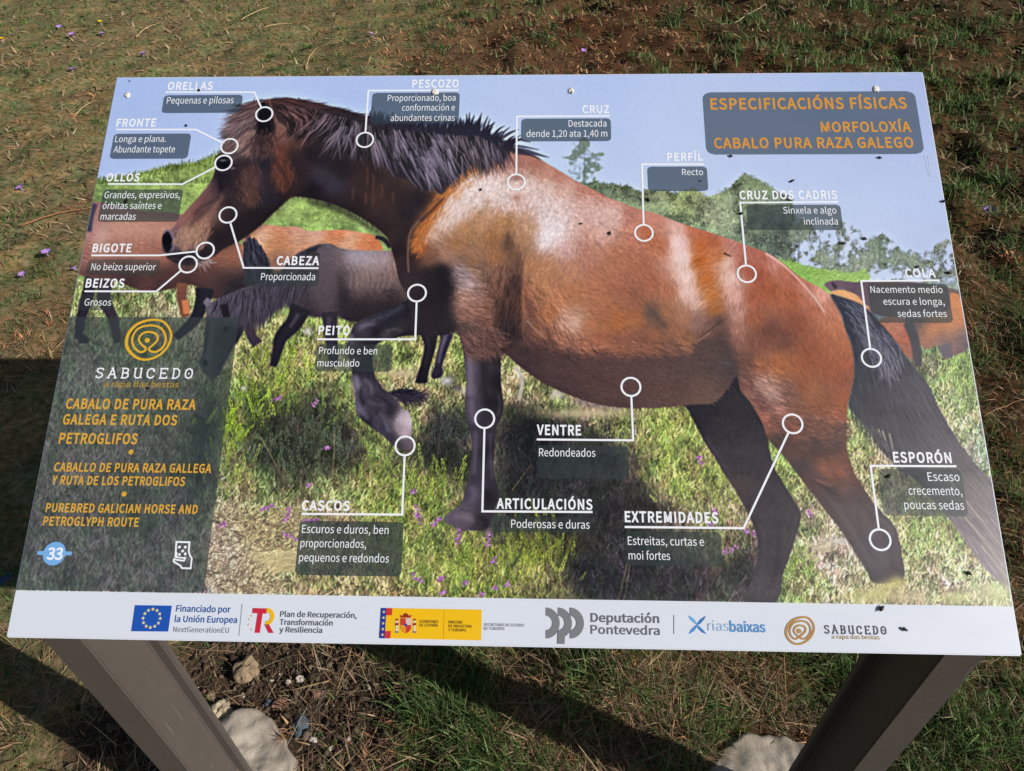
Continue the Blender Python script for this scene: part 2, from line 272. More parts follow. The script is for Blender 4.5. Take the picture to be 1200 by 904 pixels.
    C = hairs(C, rng, lit, 900, -.6, (4, 12), field([(260,640,120,100,88),(320,690,110,96,76)]), .2, .7, 1.0)
    for p in ([(306,513),(318,535),(333,563)],[(392,508),(391,540),(389,563)],[(282,540),(292,552),(285,580)],[(305,440),(320,452)],[(318,452),(326,436),(330,428)],[(735,660),(728,690),(724,705)],[(738,662),(734,690),(730,706)],[(652,645),(648,675)],[(600,575),(622,545)]):
        C = stroke(C, p, (1.1, .5), (180,160,112), .5, .65)
    # ---- purple heather spikes
    for x0, y0, x1, y1 in ((486,592,492,612),(504,616,516,607),(535,637,539,609),(571,640,573,620),(576,660,580,652),(482,672,494,682),(513,680,522,675),(543,684,547,682),(516,696,522,692),(592,686,596,684),(561,698,567,696),(578,690,582,688),
            (306,598,322,590),(333,612,339,596),(333,626,348,632),(258,617,264,612),(354,610,374,610),(382,524,386,526),(360,569,364,567),(482,578,486,574),(868,618,876,624),(855,645,862,640),(848,648,852,644),(818,535,822,545),(835,595,840,602),(828,612,834,616),(367,475,370,470),(322,468,328,466),(560,602,562,598),(946,598,950,606),(882,622,886,628)):
        n = int(8 + 1.6 * math.hypot(x1 - x0, y1 - y0))
        for i in range(n):
            t = rng.random(); x = x0 + (x1 - x0) * t + rng.normal(0, 1.8); y = y0 + (y1 - y0) * t + rng.normal(0, 1.5)
            c = np.array([(158,94,160),(182,122,184),(136,78,146),(196,152,196)][rng.integers(4)])
            iy, ix = int(y) - PY, int(x)
            if 1 < iy < PH - 3 and 1 < ix < PW - 3:
                C[iy:iy + 2, ix:ix + 2] = C[iy:iy + 2, ix:ix + 2] * .45 + c / 255 * .55
    # big shadow of the horse on the heath
    sh = fill([(594,470),(640,492),(700,500),(735,560),(770,590),(760,640),(800,655),(870,650),(880,700),(690,704),(668,660),(600,640),(585,560),(588,500)], 7)
    C = C * (1 - .22 * sh[..., None])
    # pale stones and straw track behind the legs
    for x, y, rx, ry, c in ((523,446,8,5,(206,206,216)),(536,455,7,4,(96,90,92)),(545,458,5,4,(206,196,180)),(680,470,9,5,(128,112,116)),(700,474,12,5,(116,102,106)),(722,478,9,4,(140,122,124)),(655,462,5,6,(196,186,180)),(360,388,5,5,(206,196,200)),(470,437,22,5,(196,180,146)),(690,484,50,6,(196,180,146)),(425,452,14,4,(200,184,148)),(285,455,3,3,(206,206,206)),(982,634,14,4,(200,196,196)),(965,640,18,8,(206,196,168))):
        C = blob(C, x, y, rx, ry, c, .8)
    for p in ([(604,430),(612,446),(608,470)],[(650,458),(647,468)]):
        C = stroke(C, p, (6, 3.4), (190,180,176), 1.0, .8)

    # ---- horses behind, left: bay, chestnut and the grazing dark one
    def beast(C, outline, cols, furs, n, lens=(3, 7), jit=.12, soft=.8, eps=9):
        m = fill(outline, soft); f = field(cols, 3.0, eps); C = over(C, m, f)
        return hairs(C, rng, m * (m > .5), n, angles(furs) if isinstance(furs, list) else furs, lens, f, jit, .6, .2), m
    C, _ = beast(C, [(290,270),(300,264),(318,264),(330,266),(347,266),(363,271),(385,270),(405,270),(425,273),(438,276),(444,281),(446,296),(420,300),(370,300),(345,330),(310,330),(290,310),(284,285)],
        [(296,272,206,140,104),(303,278,226,196,178),(315,285,200,136,92),(330,280,196,128,90),(345,275,206,160,136),(355,290,196,140,112),(370,276,214,176,156),(385,280,200,130,88),(395,276,204,126,84),(412,280,220,180,150),(420,285,204,124,80),(435,285,196,116,76),(400,290,206,170,146),(320,305,130,92,82),(340,312,120,92,88)], .1, 1400)
    C = stroke(C, [(440,278),(450,281),(458,290)], (4, 6), (52,48,56), .6)
    C, _ = beast(C, [(110,238),(130,240),(170,248),(205,250),(240,262),(280,285),(300,290),(312,306),(310,330),(296,345),(262,352),(240,345),(225,334),(195,340),(170,342),(150,335),(130,328),(112,327),(92,322),(84,318),(96,288),(104,258)],
        [(112,262,150,110,108),(120,275,190,150,140),(105,300,160,110,100),(140,262,186,136,120),(165,265,182,130,114),(190,265,178,128,112),(130,290,170,116,98),(160,290,164,110,92),(190,295,150,96,82),(215,290,120,78,70),(110,318,92,66,64),(140,315,96,66,60),(170,320,104,70,62),(200,322,96,64,58),(220,330,80,54,52),
         (235,315,104,70,64),(250,300,148,96,80),(265,290,160,104,84),(275,300,144,92,76),(285,282,176,126,104),(260,325,84,60,58),(280,335,46,40,46),(300,330,40,36,42),(300,310,50,44,50),(235,345,44,36,42),(150,330,64,48,48),(190,335,60,44,44)], .2, 2600)
    bm_ = fill([(110,238),(130,240),(170,248),(205,250),(240,262),(280,285),(300,290),(312,306),(310,330),(296,345),(262,352),(240,345),(225,334),(195,340),(170,342),(150,335),(130,328),(112,327),(92,322),(84,318),(96,288),(104,258)], 2)
    for x, y, rx, ry, c, al in ((150,270,50,12,(206,158,144),.45),(118,282,8,22,(206,168,158),.45),(150,325,60,10,(62,44,44),.6),(215,318,26,18,(66,46,46),.55),(128,300,16,16,(150,98,82),.3),(275,335,36,14,(40,34,40),.75),(245,318,14,22,(88,60,56),.4),(180,300,30,10,(180,124,104),.35)):
        C = over(C, np.exp(-(((xx - x) / rx) ** 2 + ((Y - y) / ry) ** 2)) * al * bm_, c)
    for i in range(7): C = stroke(C, [(142 + i * 8, 262), (145 + i * 8, 276), (142 + i * 8, 292)], (3, 2), (204,160,146), 1.6, .25)
    C = stroke(C, [(108,238),(104,255),(103,272)], (14, 9), (72,66,88), 1.0)
    C = hairs(C, rng, fill([(287,280),(297,278),(306,290),(313,306),(314,316),(290,316),(286,300)], .8), 700, 1.3, (10, 24), field([(295,290,54,52,66),(305,300,40,40,50)]), .4, .9, .1)
    for p, w, c in (([(108,326),(102,350),(95,375),(92,398)], (17, 9), (44,40,48)), ([(124,328),(122,350),(133,375),(138,402)], (20, 8), (58,50,58)), ([(214,332),(213,350),(218,372)], (13, 10), (120,78,64)), ([(217,352),(219,368)], (8, 8), (196,124,84)),
                    ([(240,338),(238,352),(228,375),(206,396)], (22, 9), (36,34,42)), ([(262,345),(276,352)], (30, 24), (44,40,46)), ([(290,368),(294,392),(302,404)], (11, 13), (62,54,64)), ([(303,372),(309,364)], (8, 5), (150,88,72))):
        C = stroke(C, p, w, c, .8)
    C = over(C, fill([(95,392),(102,394),(104,402),(92,402)], .8), (40,38,44))
    dark = [(360,292),(377,286),(390,287),(402,292),(427,294),(457,294),(478,296),(500,330),(500,372),(430,378),(405,375),(396,371),(378,372),(364,371),(342,364),(335,353),(324,360),(312,364),(306,378),(298,374),(288,380),(284,392),(272,410),(262,428),(256,440),(248,443),(239,437),(234,426),(238,412),(240,393),(242,372),(241,352),(248,354),(256,350),(268,345),(290,336),(320,328),(345,300)]
    C, dm = beast(C, dark, [(375,292,96,88,96),(395,300,110,96,100),(415,300,164,152,162),(430,300,160,144,152),(445,304,160,138,142),(455,320,118,92,86),(470,310,150,126,120),(420,325,122,102,98),(432,318,138,116,112),(440,330,104,86,88),(405,320,84,72,76),(400,345,50,42,48),(430,350,58,47,51),(455,345,52,42,46),(420,368,34,30,36),(450,365,38,32,38),
        (380,330,86,74,80),(375,350,70,60,66),(365,310,76,66,72),(360,360,50,43,50),(345,320,70,64,72),(340,345,62,56,64),(320,340,74,68,80),(300,345,80,74,88),(280,352,80,74,88),(262,358,84,78,90),(250,360,104,96,110),(250,380,40,40,48),(260,395,30,30,36),(270,385,28,27,32),(245,410,48,50,56),(240,428,66,68,74),(255,425,34,34,40),(285,370,52,48,58),(310,358,60,54,64)],
        [(400,300,20),(420,320,90),(440,350,30),(300,350,80),(260,370,100),(250,410,100),(370,330,80)], 3800, jit=.16)
    C = over(C, fill([(400,345),(412,352),(440,356),(475,352),(480,378),(430,376),(402,374),(396,360)], 4) * .8, (42,35,40)); C = over(C, fill([(398,318),(404,335),(406,352),(398,350),(394,330)], 3) * .6, (44,37,43))
    C = over(C, fill([(402,296),(440,297),(456,300),(450,312),(425,312),(408,308)], 4) * .45, (176,162,172))
    for i in range(8): C = stroke(C, [(407 + i * 6.5, 312), (412 + i * 6.6, 324), (411 + i * 6.2, 338)], (2.6, 1.5), (158,140,144), 1.2, .42)
    C = hairs(C, rng, fill([(372,290),(352,300),(330,318),(300,334),(270,346),(250,354),(262,360),(285,372),(305,372),(330,352),(350,345),(372,320)], 1.0), 2600, angles([(360,300,118),(330,330,105),(300,350,85),(265,355,110)]), (8, 20), field([(360,300,66,58,66),(300,350,66,61,74),(330,330,60,55,66)]), .28, .8, .06, .006)
    C = over(C, np.clip(fill([(378,300),(396,304),(396,350),(380,362),(366,352),(362,320)], 5) * .45, 0, 1), (92,80,88)); C = stroke(C, [(376,288),(362,294),(348,304),(330,318)], (5, 3), (44,38,46), 1.6, .6); C = stroke(C, [(250,376),(247,400),(243,424)], (5, 6), (92,94,104), 2, .5); C = over(C, fill([(238,424),(242,422),(244,427),(240,430)], .8), (14,13,18)); C = over(C, fill([(262,384),(267,383),(268,388),(263,389)], .8), (10,9,12))
    for p, w, c in (([(353,360),(345,378),(330,395),(325,412),(320,430)], (24, 8), (36,33,40)), ([(386,366),(388,392),(390,412),(391,430)], (19, 9), (48,44,54)), ([(386,372),(384,392)], (5, 4), (66,60,70)), ([(350,368),(340,384)], (5, 4), (60,55,64))):
        C = stroke(C, p, w, c, .8)
    for pl, c in (([(490,384),(495,398),(497,408),(494,424),(487,446),(488,449),(500,449),(502,440),(506,424),(511,406),(512,384)], (34,30,37)), ([(512,384),(516,398),(512,414),(509,430),(505,440),(508,444),(515,443),(519,438),(519,426),(526,406),(531,386)], (46,42,54))):
        C = over(C, fill(pl, .7), c)
    C = stroke(C, [(523,392),(517,410),(514,426)], (4, 2.4), (112,106,130), 1.2, .75); C = stroke(C, [(500,392),(502,408),(498,430)], (3, 2), (60,54,64), 1.2, .5)
    C = stroke(C, [(240,352),(246,356)], (8, 9), (110,100,116), .8); C = stroke(C, [(262,357),(266,372)], (9, 8), (32,30,36), .8)
    # ---- horses at the right edge
    for ol, cols in (([(966,334),(980,329),(1000,331),(1030,330),(1080,332),(1130,345),(1140,380),(1080,372),(1040,372),(1010,362),(985,350)], [(975,338,116,96,104),(1000,338,98,80,90),(1050,345,104,86,92),(1100,350,120,100,100)]),
                     ([(972,344),(985,340),(1000,345),(1012,356),(1022,372),(1040,386),(1010,376),(985,352)], [(985,344,216,164,116),(1005,354,206,150,108),(1020,370,190,140,116)]),
                     ([(1030,376),(1050,372),(1066,378),(1070,396),(1072,420),(1060,416),(1046,398)], [(1045,384,176,116,96),(1060,392,164,96,78),(1066,410,150,96,84)]),
                     ([(1060,374),(1090,372),(1112,362),(1114,344),(1126,350),(1134,372),(1140,396),(1130,412),(1108,416),(1098,404),(1082,408)], [(1070,376,96,84,86),(1090,384,196,128,90),(1100,398,132,104,100),(1110,376,200,132,92),(1122,352,206,138,94),(1128,370,200,128,84),(1126,395,112,98,102),(1135,405,104,92,100)])):
        C, _ = beast(C, ol, cols, .3, 900, jit=.08)
    C = stroke(C, [(1064,378),(1072,400),(1076,430)], (12, 10), (78,72,78), 1.0); C = stroke(C, [(1106,404),(1112,420)], (18, 10), (104,96,104), 1.5); C = stroke(C, [(975,332),(980,338)], (3, 4), (60,50,58), .8)

    # ================= the big bay horse
    # far hind leg
    fh = [(800,470),(806,480),(817,502),(825,517),(838,537),(850,557),(862,575),(873,595),(880,610),(885,622),(888,638),(888,654),(880,681),(872,706),(908,706),(918,671),(927,645),(933,627),(938,608),(936,596),(923,575),(915,562),(907,547),(902,530),(900,515),(905,490),(890,470),(866,440),(840,460)]
    m = fill(fh, .7); f = field([(820,480,38,35,42),(850,500,44,40,46),(870,540,46,42,50),(890,580,54,48,54),(862,566,66,54,54),(905,600,58,53,59),(912,640,62,57,62),(890,690,68,63,68),(880,480,40,36,42)])
    C = over(C, m, f * (1 + .05 * vnoise(rng, 2))[..., None]); C = hairs(C, rng, m * (m > .6), 4000, 1.2, (3, 6), f, .12, .6, .2)
    for p, w, c, sf, al in (([(828,515),(852,552),(874,590)], (4, 4), (80,74,82), 2, .5), ([(936,598),(926,640),(914,680)], (3, 3), (84,78,84), 1.8, .5), ([(893,610),(896,650),(888,690)], (3, 3), (82,76,82), 1.8, .4), ([(912,610),(912,650),(903,690)], (4, 4), (40,36,42), 2.2, .5), ([(880,540),(900,575),(915,600)], (6, 6), (34,31,36), 4, .5)):
        C = stroke(C, p, w, c, sf, al)
    # lifted fore leg
    rl = [(490,342),(477,352),(460,361),(443,367),(418,378),(412,388),(409,398),(406,407),(408,416),(412,428),(413,443),(416,460),(417,477),(420,488),(430,497),(438,503),(447,509),(455,517),(460,522),(467,526),(475,529),(484,523),(482,512),(483,500),(482,492),(478,482),(471,479),(468,472),(460,464),(452,458),(445,450),(439,440),(437,427),(437,415),(440,406),(448,400),(460,397),(474,394),(490,393),(505,392),(515,370),(505,345)]
    m = fill(rl, .6)
    f = field([(500,360,34,29,33),(480,360,40,36,44),(465,366,46,43,54),(450,372,46,44,58),(436,378,60,57,70),(424,384,74,70,84),(440,386,36,32,40),(460,385,40,35,44),(452,391,84,76,82),(463,388,70,62,70),(470,392,40,35,42),(412,400,84,78,92),(418,396,60,56,66),(424,408,30,26,34),(432,402,44,40,48),(420,430,42,38,47),(411,420,64,58,70),(428,440,58,52,64),(418,450,96,92,108),(430,455,82,76,90),(440,462,64,58,72),(425,468,66,60,74),(420,478,100,94,110),(428,490,34,31,42),(445,472,58,52,64),(440,490,76,72,90),(455,480,48,43,54),(450,500,66,62,78),(458,510,58,52,64),
               (470,490,196,180,190),(477,492,214,200,208),(472,505,196,176,182),(465,500,150,136,146),(478,515,116,102,110),(466,520,76,66,72),(500,370,36,31,36)], 3.2, 5)
    f = f * (.86 + .1 * (f.mean(2, keepdims=True) > .5)); C = over(C, m, f)
    for p, w, c, sf, al in (([(474,358),(452,370),(430,379),(418,387)], (3, 4), (98,94,112), 2, .55), ([(412,398),(410,412),(413,430)], (3, 3), (110,104,122), 1.6, .6), ([(416,446),(417,464),(421,482)], (4, 5), (120,114,132), 2, .6), ([(432,425),(431,445),(434,462)], (2, 2), (26,23,29), 1.2, .7), ([(452,389),(464,386),(472,389)], (3, 2), (104,96,104), 1.4, .6), ([(436,396),(452,380),(478,368)], (4, 6), (26,23,28), 2.4, .6), ([(448,476),(452,488),(458,500)], (3, 3), (96,92,108), 1.6, .5), ([(440,462),(452,470),(464,478)], (2, 2), (24,21,27), 1.2, .7)):
        C = stroke(C, p, w, c, sf, al)
    C = hairs(C, rng, m * (m > .6) * (1 - fill([(470,480),(482,485),(484,522),(466,524),(462,505)], 2)), 2600, angles([(450,375,160),(420,400,100),(425,440,85),(440,470,45),(450,500,50)]), (2, 6), f, .14, .35, .2)
    for p, w, c, sf, al in (([(421,384),(430,381),(440,380)], (5, 3), (112,108,126), 1.6, .6), ([(413,392),(410,400)], (4, 3), (120,116,134), 1.2, .6), ([(415,440),(418,446),(420,456)], (6, 7), (138,132,150), 1.8, .55), ([(427,444),(434,452),(436,462)], (5, 3), (112,106,120), 1.6, .55), ([(420,478),(426,484),(432,492)], (6, 5), (108,104,124), 1.8, .55), ([(444,484),(450,494),(456,506)], (5, 4), (110,105,122), 1.6, .5), ([(430,470),(440,474),(452,474)], (3, 3), (92,88,102), 1.4, .5), ([(424,452),(423,464),(427,474)], (2, 3), (32,28,36), 1.2, .6), ([(440,482),(446,490),(450,502)], (3, 2), (30,27,34), 1.4, .5)):
        C = stroke(C, p, w, c, sf, al)
    C = hairs(C, rng, fill([(455,459),(465,457),(478,458),(488,464),(470,468),(460,466)], 1), 220, .25, (14, 26), field([(470,462,46,40,52)]), .4, .9, .22, .03)
    # body, neck, head, near legs as one silhouette
    body = [(303,120),(318,116),(347,118),(380,125),(410,131),(440,140),(500,150),(545,152),(580,165),(600,176),(607,179),(627,183),(638,190),(655,200),(675,212),(700,225),(713,232),(730,238),(747,245),(763,249),(788,258),(813,267),(830,272),(857,281),(873,287),(897,296),(910,303),(923,313),(935,323),(950,332),(963,339),(973,347),(982,360),(987,374),(992,389),(998,404),(1001,420),(1001,437),(998,455),(993,478),(992,508),(992,525),(996,540),(1003,558),(1017,580),(1030,597),(1047,615),(1053,630),(1057,652),(1059,676),(1040,684),(1022,682),(1017,672),(1008,658),(1000,645),(990,629),(980,615),(968,600),(957,585),(945,570),(932,553),(917,533),(900,515),(894,497),(886,483),(878,470),(868,458),(863,440),(854,453),(843,467),(830,473),(815,473),(800,475),(767,478),(733,478),(707,475),(680,468),(653,457),(627,443),(607,428),(589,414),(587,436),(588,455),(590,472),(588,488),(582,502),(579,525),(579,552),(583,568),(586,582),(580,594),(578,606),(570,620),(556,622),(540,620),(526,614),(520,608),(528,600),(537,594),(543,586),(545,574),(550,560),(553,534),(553,512),(549,500),(545,484),(545,464),(547,448),(545,432),(542,407),(535,390),(520,393),(500,393),(488,388),(480,360),(476,345),(468,330),(464,312),(460,297),(457,286),(452,277),(435,263),(410,248),(385,238),(360,232),(345,231),(338,234),(328,243),(318,252),(305,265),(285,280),(262,292),(252,300),(240,306),(228,311),(214,311),(203,307),(194,298),(190,290),(191,281),(196,272),(203,268),(210,257),(222,243),(236,228),(247,214),(252,200),(255,186),(262,170),(275,150),(290,130)]
    m = fill(body, .6); f = field(BODY, 3.5, 5.2); fa = angles(FUR)
    mot = fbm(rng, 14, 3)
    C = over(C, m, np.clip(f * (1 + .025 * mot)[..., None], 0, 1))
    inm = m * (m > .7); m_all = m
    lum = np.clip(f.mean(2) * 1.6, .25, 1)
    C = hairs(C, rng, inm * lum, 30000, fa, (3, 8), f, .09, .5, .22, .02, 5)
    C = hairs(C, rng, inm * np.clip(lum - .45, 0, 1) * (Y < 500), 9000, fa, (4, 10), np.clip(f * 1.08 + .03, 0, 1), .06, .42, .22, .02, 3)
    C = hairs(C, rng, inm * np.clip(lum - .4, 0, 1) * (Y > 270) * (f.mean(2) < .62), 7000, fa, (4, 9), f * .82, .08, .4, .22, .02, 3)
    belly = fill([(588,396),(610,398),(635,404),(660,409),(690,414),(720,416),(750,413),(790,411),(815,405),(832,396),(848,400),(866,440),(850,456),(832,475),(767,480),(700,478),(640,455),(588,418)], 4)
    bf = field([(600,406,62,46,46),(640,415,74,53,52),(690,425,82,58,56),(740,425,84,61,59),(790,425,82,62,60),(830,415,80,62,60),(850,420,70,58,58),(660,445,76,54,54),(720,455,86,62,59),(780,455,92,68,63),(820,460,102,78,70),(610,420,60,45,47),(650,455,62,47,47),(720,474,74,56,54)], 3, 12)
    C = over(C, np.clip(belly * inm * 1.0, 0, 1) * .88, bf * (1 + .04 * mot)[..., None])
    C = hairs(C, rng, belly * inm, 6000, angles([(640,430,25),(720,445,20),(800,445,30)]), (3, 8), bf, .13, .6, .25)
    C = hairs(C, rng, inm * fill([(600,388),(640,396),(690,402),(740,404),(800,400),(800,412),(740,417),(690,416),(640,408),(600,400)], 2), 1200, .35, (6, 14), f * 1.08, .2, .7, .2)
    # long lit fur on the fore leg, the flank and the thigh
    for pol, n, a in (([(530,315),(560,320),(585,345),(588,395),(560,395),(532,385)], 1300, .35), ([(870,430),(905,440),(925,470),(900,490),(880,470)], 900, .6), ([(590,330),(650,340),(660,380),(700,410),(640,400),(605,395)], 1000, .9), ([(880,485),(930,480),(990,490),(985,515),(920,510)], 800, .3)):
        pm_ = fill(pol, 5)
        C = hairs(C, rng, pm_ * inm, n, a, (6, 14), np.clip(f * 1.18 + .03, 0, 1), .1, .5, .2, .02, 3); C = hairs(C, rng, pm_ * inm, int(n * .6), a, (5, 11), f * .66, .15, .42, .2, .02, 3)
    # dark chest, elbow hollow, black fore leg with a lit front edge
    C = over(C, fill([(466,318),(478,306),(492,316),(504,314),(514,309),(527,314),(530,326),(529,350),(533,392),(500,394),(486,388),(478,350)], 5) * .85 * inm, field([(480,330,48,38,42),(500,330,34,28,32),(520,325,22,19,25),(524,350,24,21,27),(500,370,38,32,36),(520,385,36,31,36)]))
    C = over(C, fill([(592,338),(600,330),(606,340),(606,372),(602,392),(594,402),(586,396),(588,372),(583,352)], 4.5) * .7 * inm, (26,20,24))
    C = hairs(C, rng, fill([(586,330),(606,326),(608,395),(586,398)], 3) * inm, 700, 1.75, (6, 14), field([(590,340,74,50,46),(606,350,92,60,50),(595,385,50,36,36)]), .35, .6, .18)
    C = hairs(C, rng, fill([(575,318),(604,316),(602,345),(580,345)], 5) * inm, 500, 1.6, (5, 12), field([(585,325,120,84,70),(600,330,60,42,40)]), .3, .55, .2)
    C = over(C, fill([(536,392),(560,398),(588,392),(588,440),(587,475),(583,500),(583,575),(584,600),(566,622),(540,616),(549,560),(550,500),(545,430)], 2.5) * .85 * inm, field([(545,400,58,48,56),(565,402,46,38,43),(580,415,34,28,33),(553,430,88,78,94),(567,432,50,43,51),(580,445,30,25,31),(552,455,96,86,102),(563,455,58,50,60),(577,470,32,27,33),(555,480,72,64,78),(568,486,44,38,47),(556,515,58,52,66),(572,525,30,26,33),(556,550,56,50,64),(574,555,44,39,48),(580,540,58,52,64),(556,578,76,68,84),(572,580,36,31,38),(545,602,96,87,100),(560,606,48,42,50)], 3.4, 3))
    for p, w, c, sf, al in (([(550,418),(551,445),(550,464)], (6, 7), (126,116,134), 2.2, .65), ([(562,432),(563,450)], (4, 4), (76,68,80), 2, .5), ([(552,468),(553,484),(556,496)], (7, 5), (116,107,126), 2.2, .6), ([(557,506),(557,530),(555,556)], (4, 4), (100,93,112), 1.8, .65), ([(567,500),(567,530),(566,562)], (3, 3), (24,21,27), 1.4, .75), ([(575,508),(575,535),(577,562)], (3, 3), (84,78,92), 1.4, .6), ([(566,420),(568,450),(572,478)], (8, 8), (28,24,30), 3, .6), ([(584,462),(586,474),(583,488)], (2, 2), (88,80,94), 1.2, .6), ([(552,570),(556,580),(550,590)], (6, 5), (104,97,114), 2, .6), ([(566,574),(572,584),(570,600)], (7, 7), (26,22,28), 2.4, .7), ([(540,597),(556,600),(570,602)], (2, 2), (60,53,62), 1.2, .6), ([(532,606),(546,606),(556,612)], (5, 4), (124,114,128), 2, .6), ([(562,606),(570,612),(568,620)], (6, 6), (26,22,27), 2, .7)):
        C = stroke(C, p, w, c, sf, al)
    C = hairs(C, rng, fill([(534,390),(585,388),(586,415),(540,415)], 3) * inm, 900, .7, (4, 10), field([(550,400,120,84,76),(575,400,104,72,64)]), .3, .5, .3)
    C = stroke(C, [(580,181),(556,196),(536,212),(515,232),(500,252),(490,272),(488,292)], (8, 15), (176,112,64), 4, .6)
    C = hairs(C, rng, fill([(584,184),(540,204),(505,238),(484,285),(492,298),(512,262),(548,222),(580,192)], 2) * inm, 900, 2.2, (4, 9), field([(540,210,190,120,66),(500,250,180,106,54)]), .2, .6, .3)
    C = hairs(C, rng, fill([(552,214),(575,206),(620,212),(650,232),(690,232),(720,248),(710,262),(680,256),(655,285),(635,270),(640,245),(600,240),(560,238),(530,258),(515,262)], 6) * inm, 3200, fa, (3, 8), field([(560,215,232,214,214),(600,225,226,206,204),(640,260,232,218,222),(700,245,216,182,176),(525,250,226,206,200)]), .07, .5, .25)
    for x, y, rx, ry, c, al in ((562,216,18,10,(232,214,214),.4),(592,222,22,10,(226,206,204),.4),(650,262,20,24,(226,208,212),.38),(700,256,30,16,(212,176,168),.38),(530,244,8,18,(224,204,200),.35),(632,222,26,10,(212,184,174),.35),(682,240,22,10,(206,166,154),.35),(798,305,7,34,(232,206,200),.25),(540,338,12,22,(196,170,172),.3),(892,452,14,10,(190,150,138),.35),(720,300,40,22,(190,136,112),.25)):
        C = over(C, np.exp(-(((xx - x) / rx) ** 2 + ((Y - y) / ry) ** 2)) * al * .62 * inm * (1 + .45 * vnoise(rng, 2.2) + .3 * vnoise(rng, 7)).clip(.2, 1.7), c)
    # edges of light and folds
    C = stroke(C, [(556,205),(538,222),(520,248),(507,268),(498,285)], (5, 2), (236,224,224), 1.6, .55)
    C = stroke(C, [(500,252),(488,262),(480,275),(478,300),(479,320)], (2.4, 1.2), (186,140,118), .8, .75)
    C = stroke(C, [(520,232),(505,248),(492,260)], (2, 3), (40,28,30), 1.0, .7)
    C = stroke(C, [(897,297),(915,309),(935,327),(955,350),(966,366)], (1.6, 1.2), (240,216,206), .6, .85)
    C = stroke(C, [(988,378),(998,402),(1001,425)], (1.4, 1.2), (214,170,140), .7, .6)
    C = stroke(C, [(848,297),(857,301)], (2.2, 1), (50,30,28), .5, .9)
    C = stroke(C, [(758,356),(768,370),(780,384)], (3, 4), (84,66,62), 1.2, .6)
    C = stroke(C, [(812,404),(828,390),(846,376)], (1.5, 2), (66,48,44), .8, .7); C = stroke(C, [(814,402),(832,390)], (2.2, 1), (190,140,110), .8, .6)
    C = stroke(C, [(660,415),(690,438),(726,455)], (1.2, 1.6), (52,36,38), .9, .6)
    C = stroke(C, [(617,376),(625,384),(640,398)], (2, 1), (226,190,160), .8, .5)
    C = stroke(C, [(952,563),(968,573),(985,582)], (1.2, 1.4), (60,48,48), .7, .7); C = stroke(C, [(955,562),(975,570)], (2, 1), (190,130,104), .9, .5)
    C = blob(C, 605, 232, 6, 5, (166,112,96), .6); C = blob(C, 604, 208, 8, 4, (140,98,92), .7); C = blob(C, 640, 275, 8, 14, (234,226,232), .55, .5)
    C = blob(C, 595, 280, 5, 16, (70,50,46), .45); C = blob(C, 606, 312, 4, 14, (60,42,42), .4)
    sp = blur(rng.standard_normal((PH, PW)), 1.0) * 2.0                      # dusty flecked coat over the shoulder
    C = np.clip(C * (1 + (.06 * sp * fill([(540,215),(600,190),(700,230),(760,260),(780,300),(700,300),(640,310),(600,290),(540,260)], 12))[..., None]), 0, 1)
    for p, w, c, sf, al in (([(962,575),(985,600),(1003,630),(1020,660)], (4, 4), (104,94,100), 2.2, .45), ([(1005,585),(1026,610),(1042,640),(1048,668)], (4, 5), (54,47,54), 2.6, .5), ([(1026,606),(1040,616),(1046,630)], (3, 3), (104,96,104), 1.6, .5), ([(990,600),(1008,625),(1020,650)], (3, 3), (58,50,56), 2, .4), ([(880,455),(900,475),(916,500),(930,520)], (5, 6), (64,46,46), 3.5, .4), ([(940,500),(955,520),(972,545),(985,570)], (4, 5), (66,52,54), 3, .4), ([(925,350),(938,380),(945,420),(940,460)], (8, 10), (130,70,50), 6, .3), ([(960,370),(972,400),(976,440)], (6, 8), (190,120,84), 5, .3)):
        C = stroke(C, p, w, c, sf, al)
    for p, w, c, sf, al in (([(622,300),(640,335),(668,365),(700,385)], (5, 6), (196,140,108), 4, .35), ([(650,320),(680,350),(720,372)], (4, 5), (140,88,66), 4, .3), ([(690,310),(720,340),(760,362)], (4, 5), (142,88,68), 4, .3), ([(612,305),(609,340),(607,392)], (2, 2), (70,46,42), 1.4, .6), ([(616,312),(614,345),(613,390)], (2, 2), (196,136,100), 1.6, .5), ([(545,262),(570,254),(600,262),(622,288)], (5, 6), (196,150,116), 4, .3), ([(530,300),(550,306),(575,312)], (5, 6), (96,68,58), 4, .35)):
        C = stroke(C, p, w, c, sf, al)
    # ---- head
    C = over(C, fill([(252,186),(262,182),(272,186),(272,196),(262,201),(253,198)], 1.2), (22,18,24))
    C = over(C, fill([(257,190),(263,188),(268,191),(266,196),(260,196)], .7), (10,8,12)); C = blob(C, 261, 188, 4, 1.3, (120,116,136), .8); C = blob(C, 273, 197, 3, 1.2, (160,150,160), .7)
    C = over(C, fill([(254,204),(262,204),(272,206),(266,218),(258,226),(255,216)], 1.5) * .8, (26,22,30))
    C = over(C, fill([(193,272),(197,271),(201,278),(202,286),(199,294),(195,296),(191,288),(190,280)], .8), (14,11,16))
    C = stroke(C, [(192,274),(197,270),(203,277),(204,288),(200,297)], (2.4, 2), (132,116,136), .8, .8)
    C = stroke(C, [(196,302),(208,300),(224,297),(240,292)], (3, 2), (24,18,24), .9, .8)
    C = over(C, fill([(198,296),(214,294),(232,292),(244,288),(250,296),(240,304),(226,309),(208,309),(198,303)], 2) * .7, (34,27,34))
    C = stroke(C, [(246,246),(258,236),(262,229)], (3, 6), (140,104,98), 1.2, .6); C = stroke(C, [(228,252),(238,242),(250,236)], (4, 3), (50,36,38), 1.6, .6)
    C = over(C, fill([(270,262),(300,240),(330,225),(338,234),(318,252),(290,277),(262,292),(246,290),(252,272)], 5) * .85, (32,24,27))
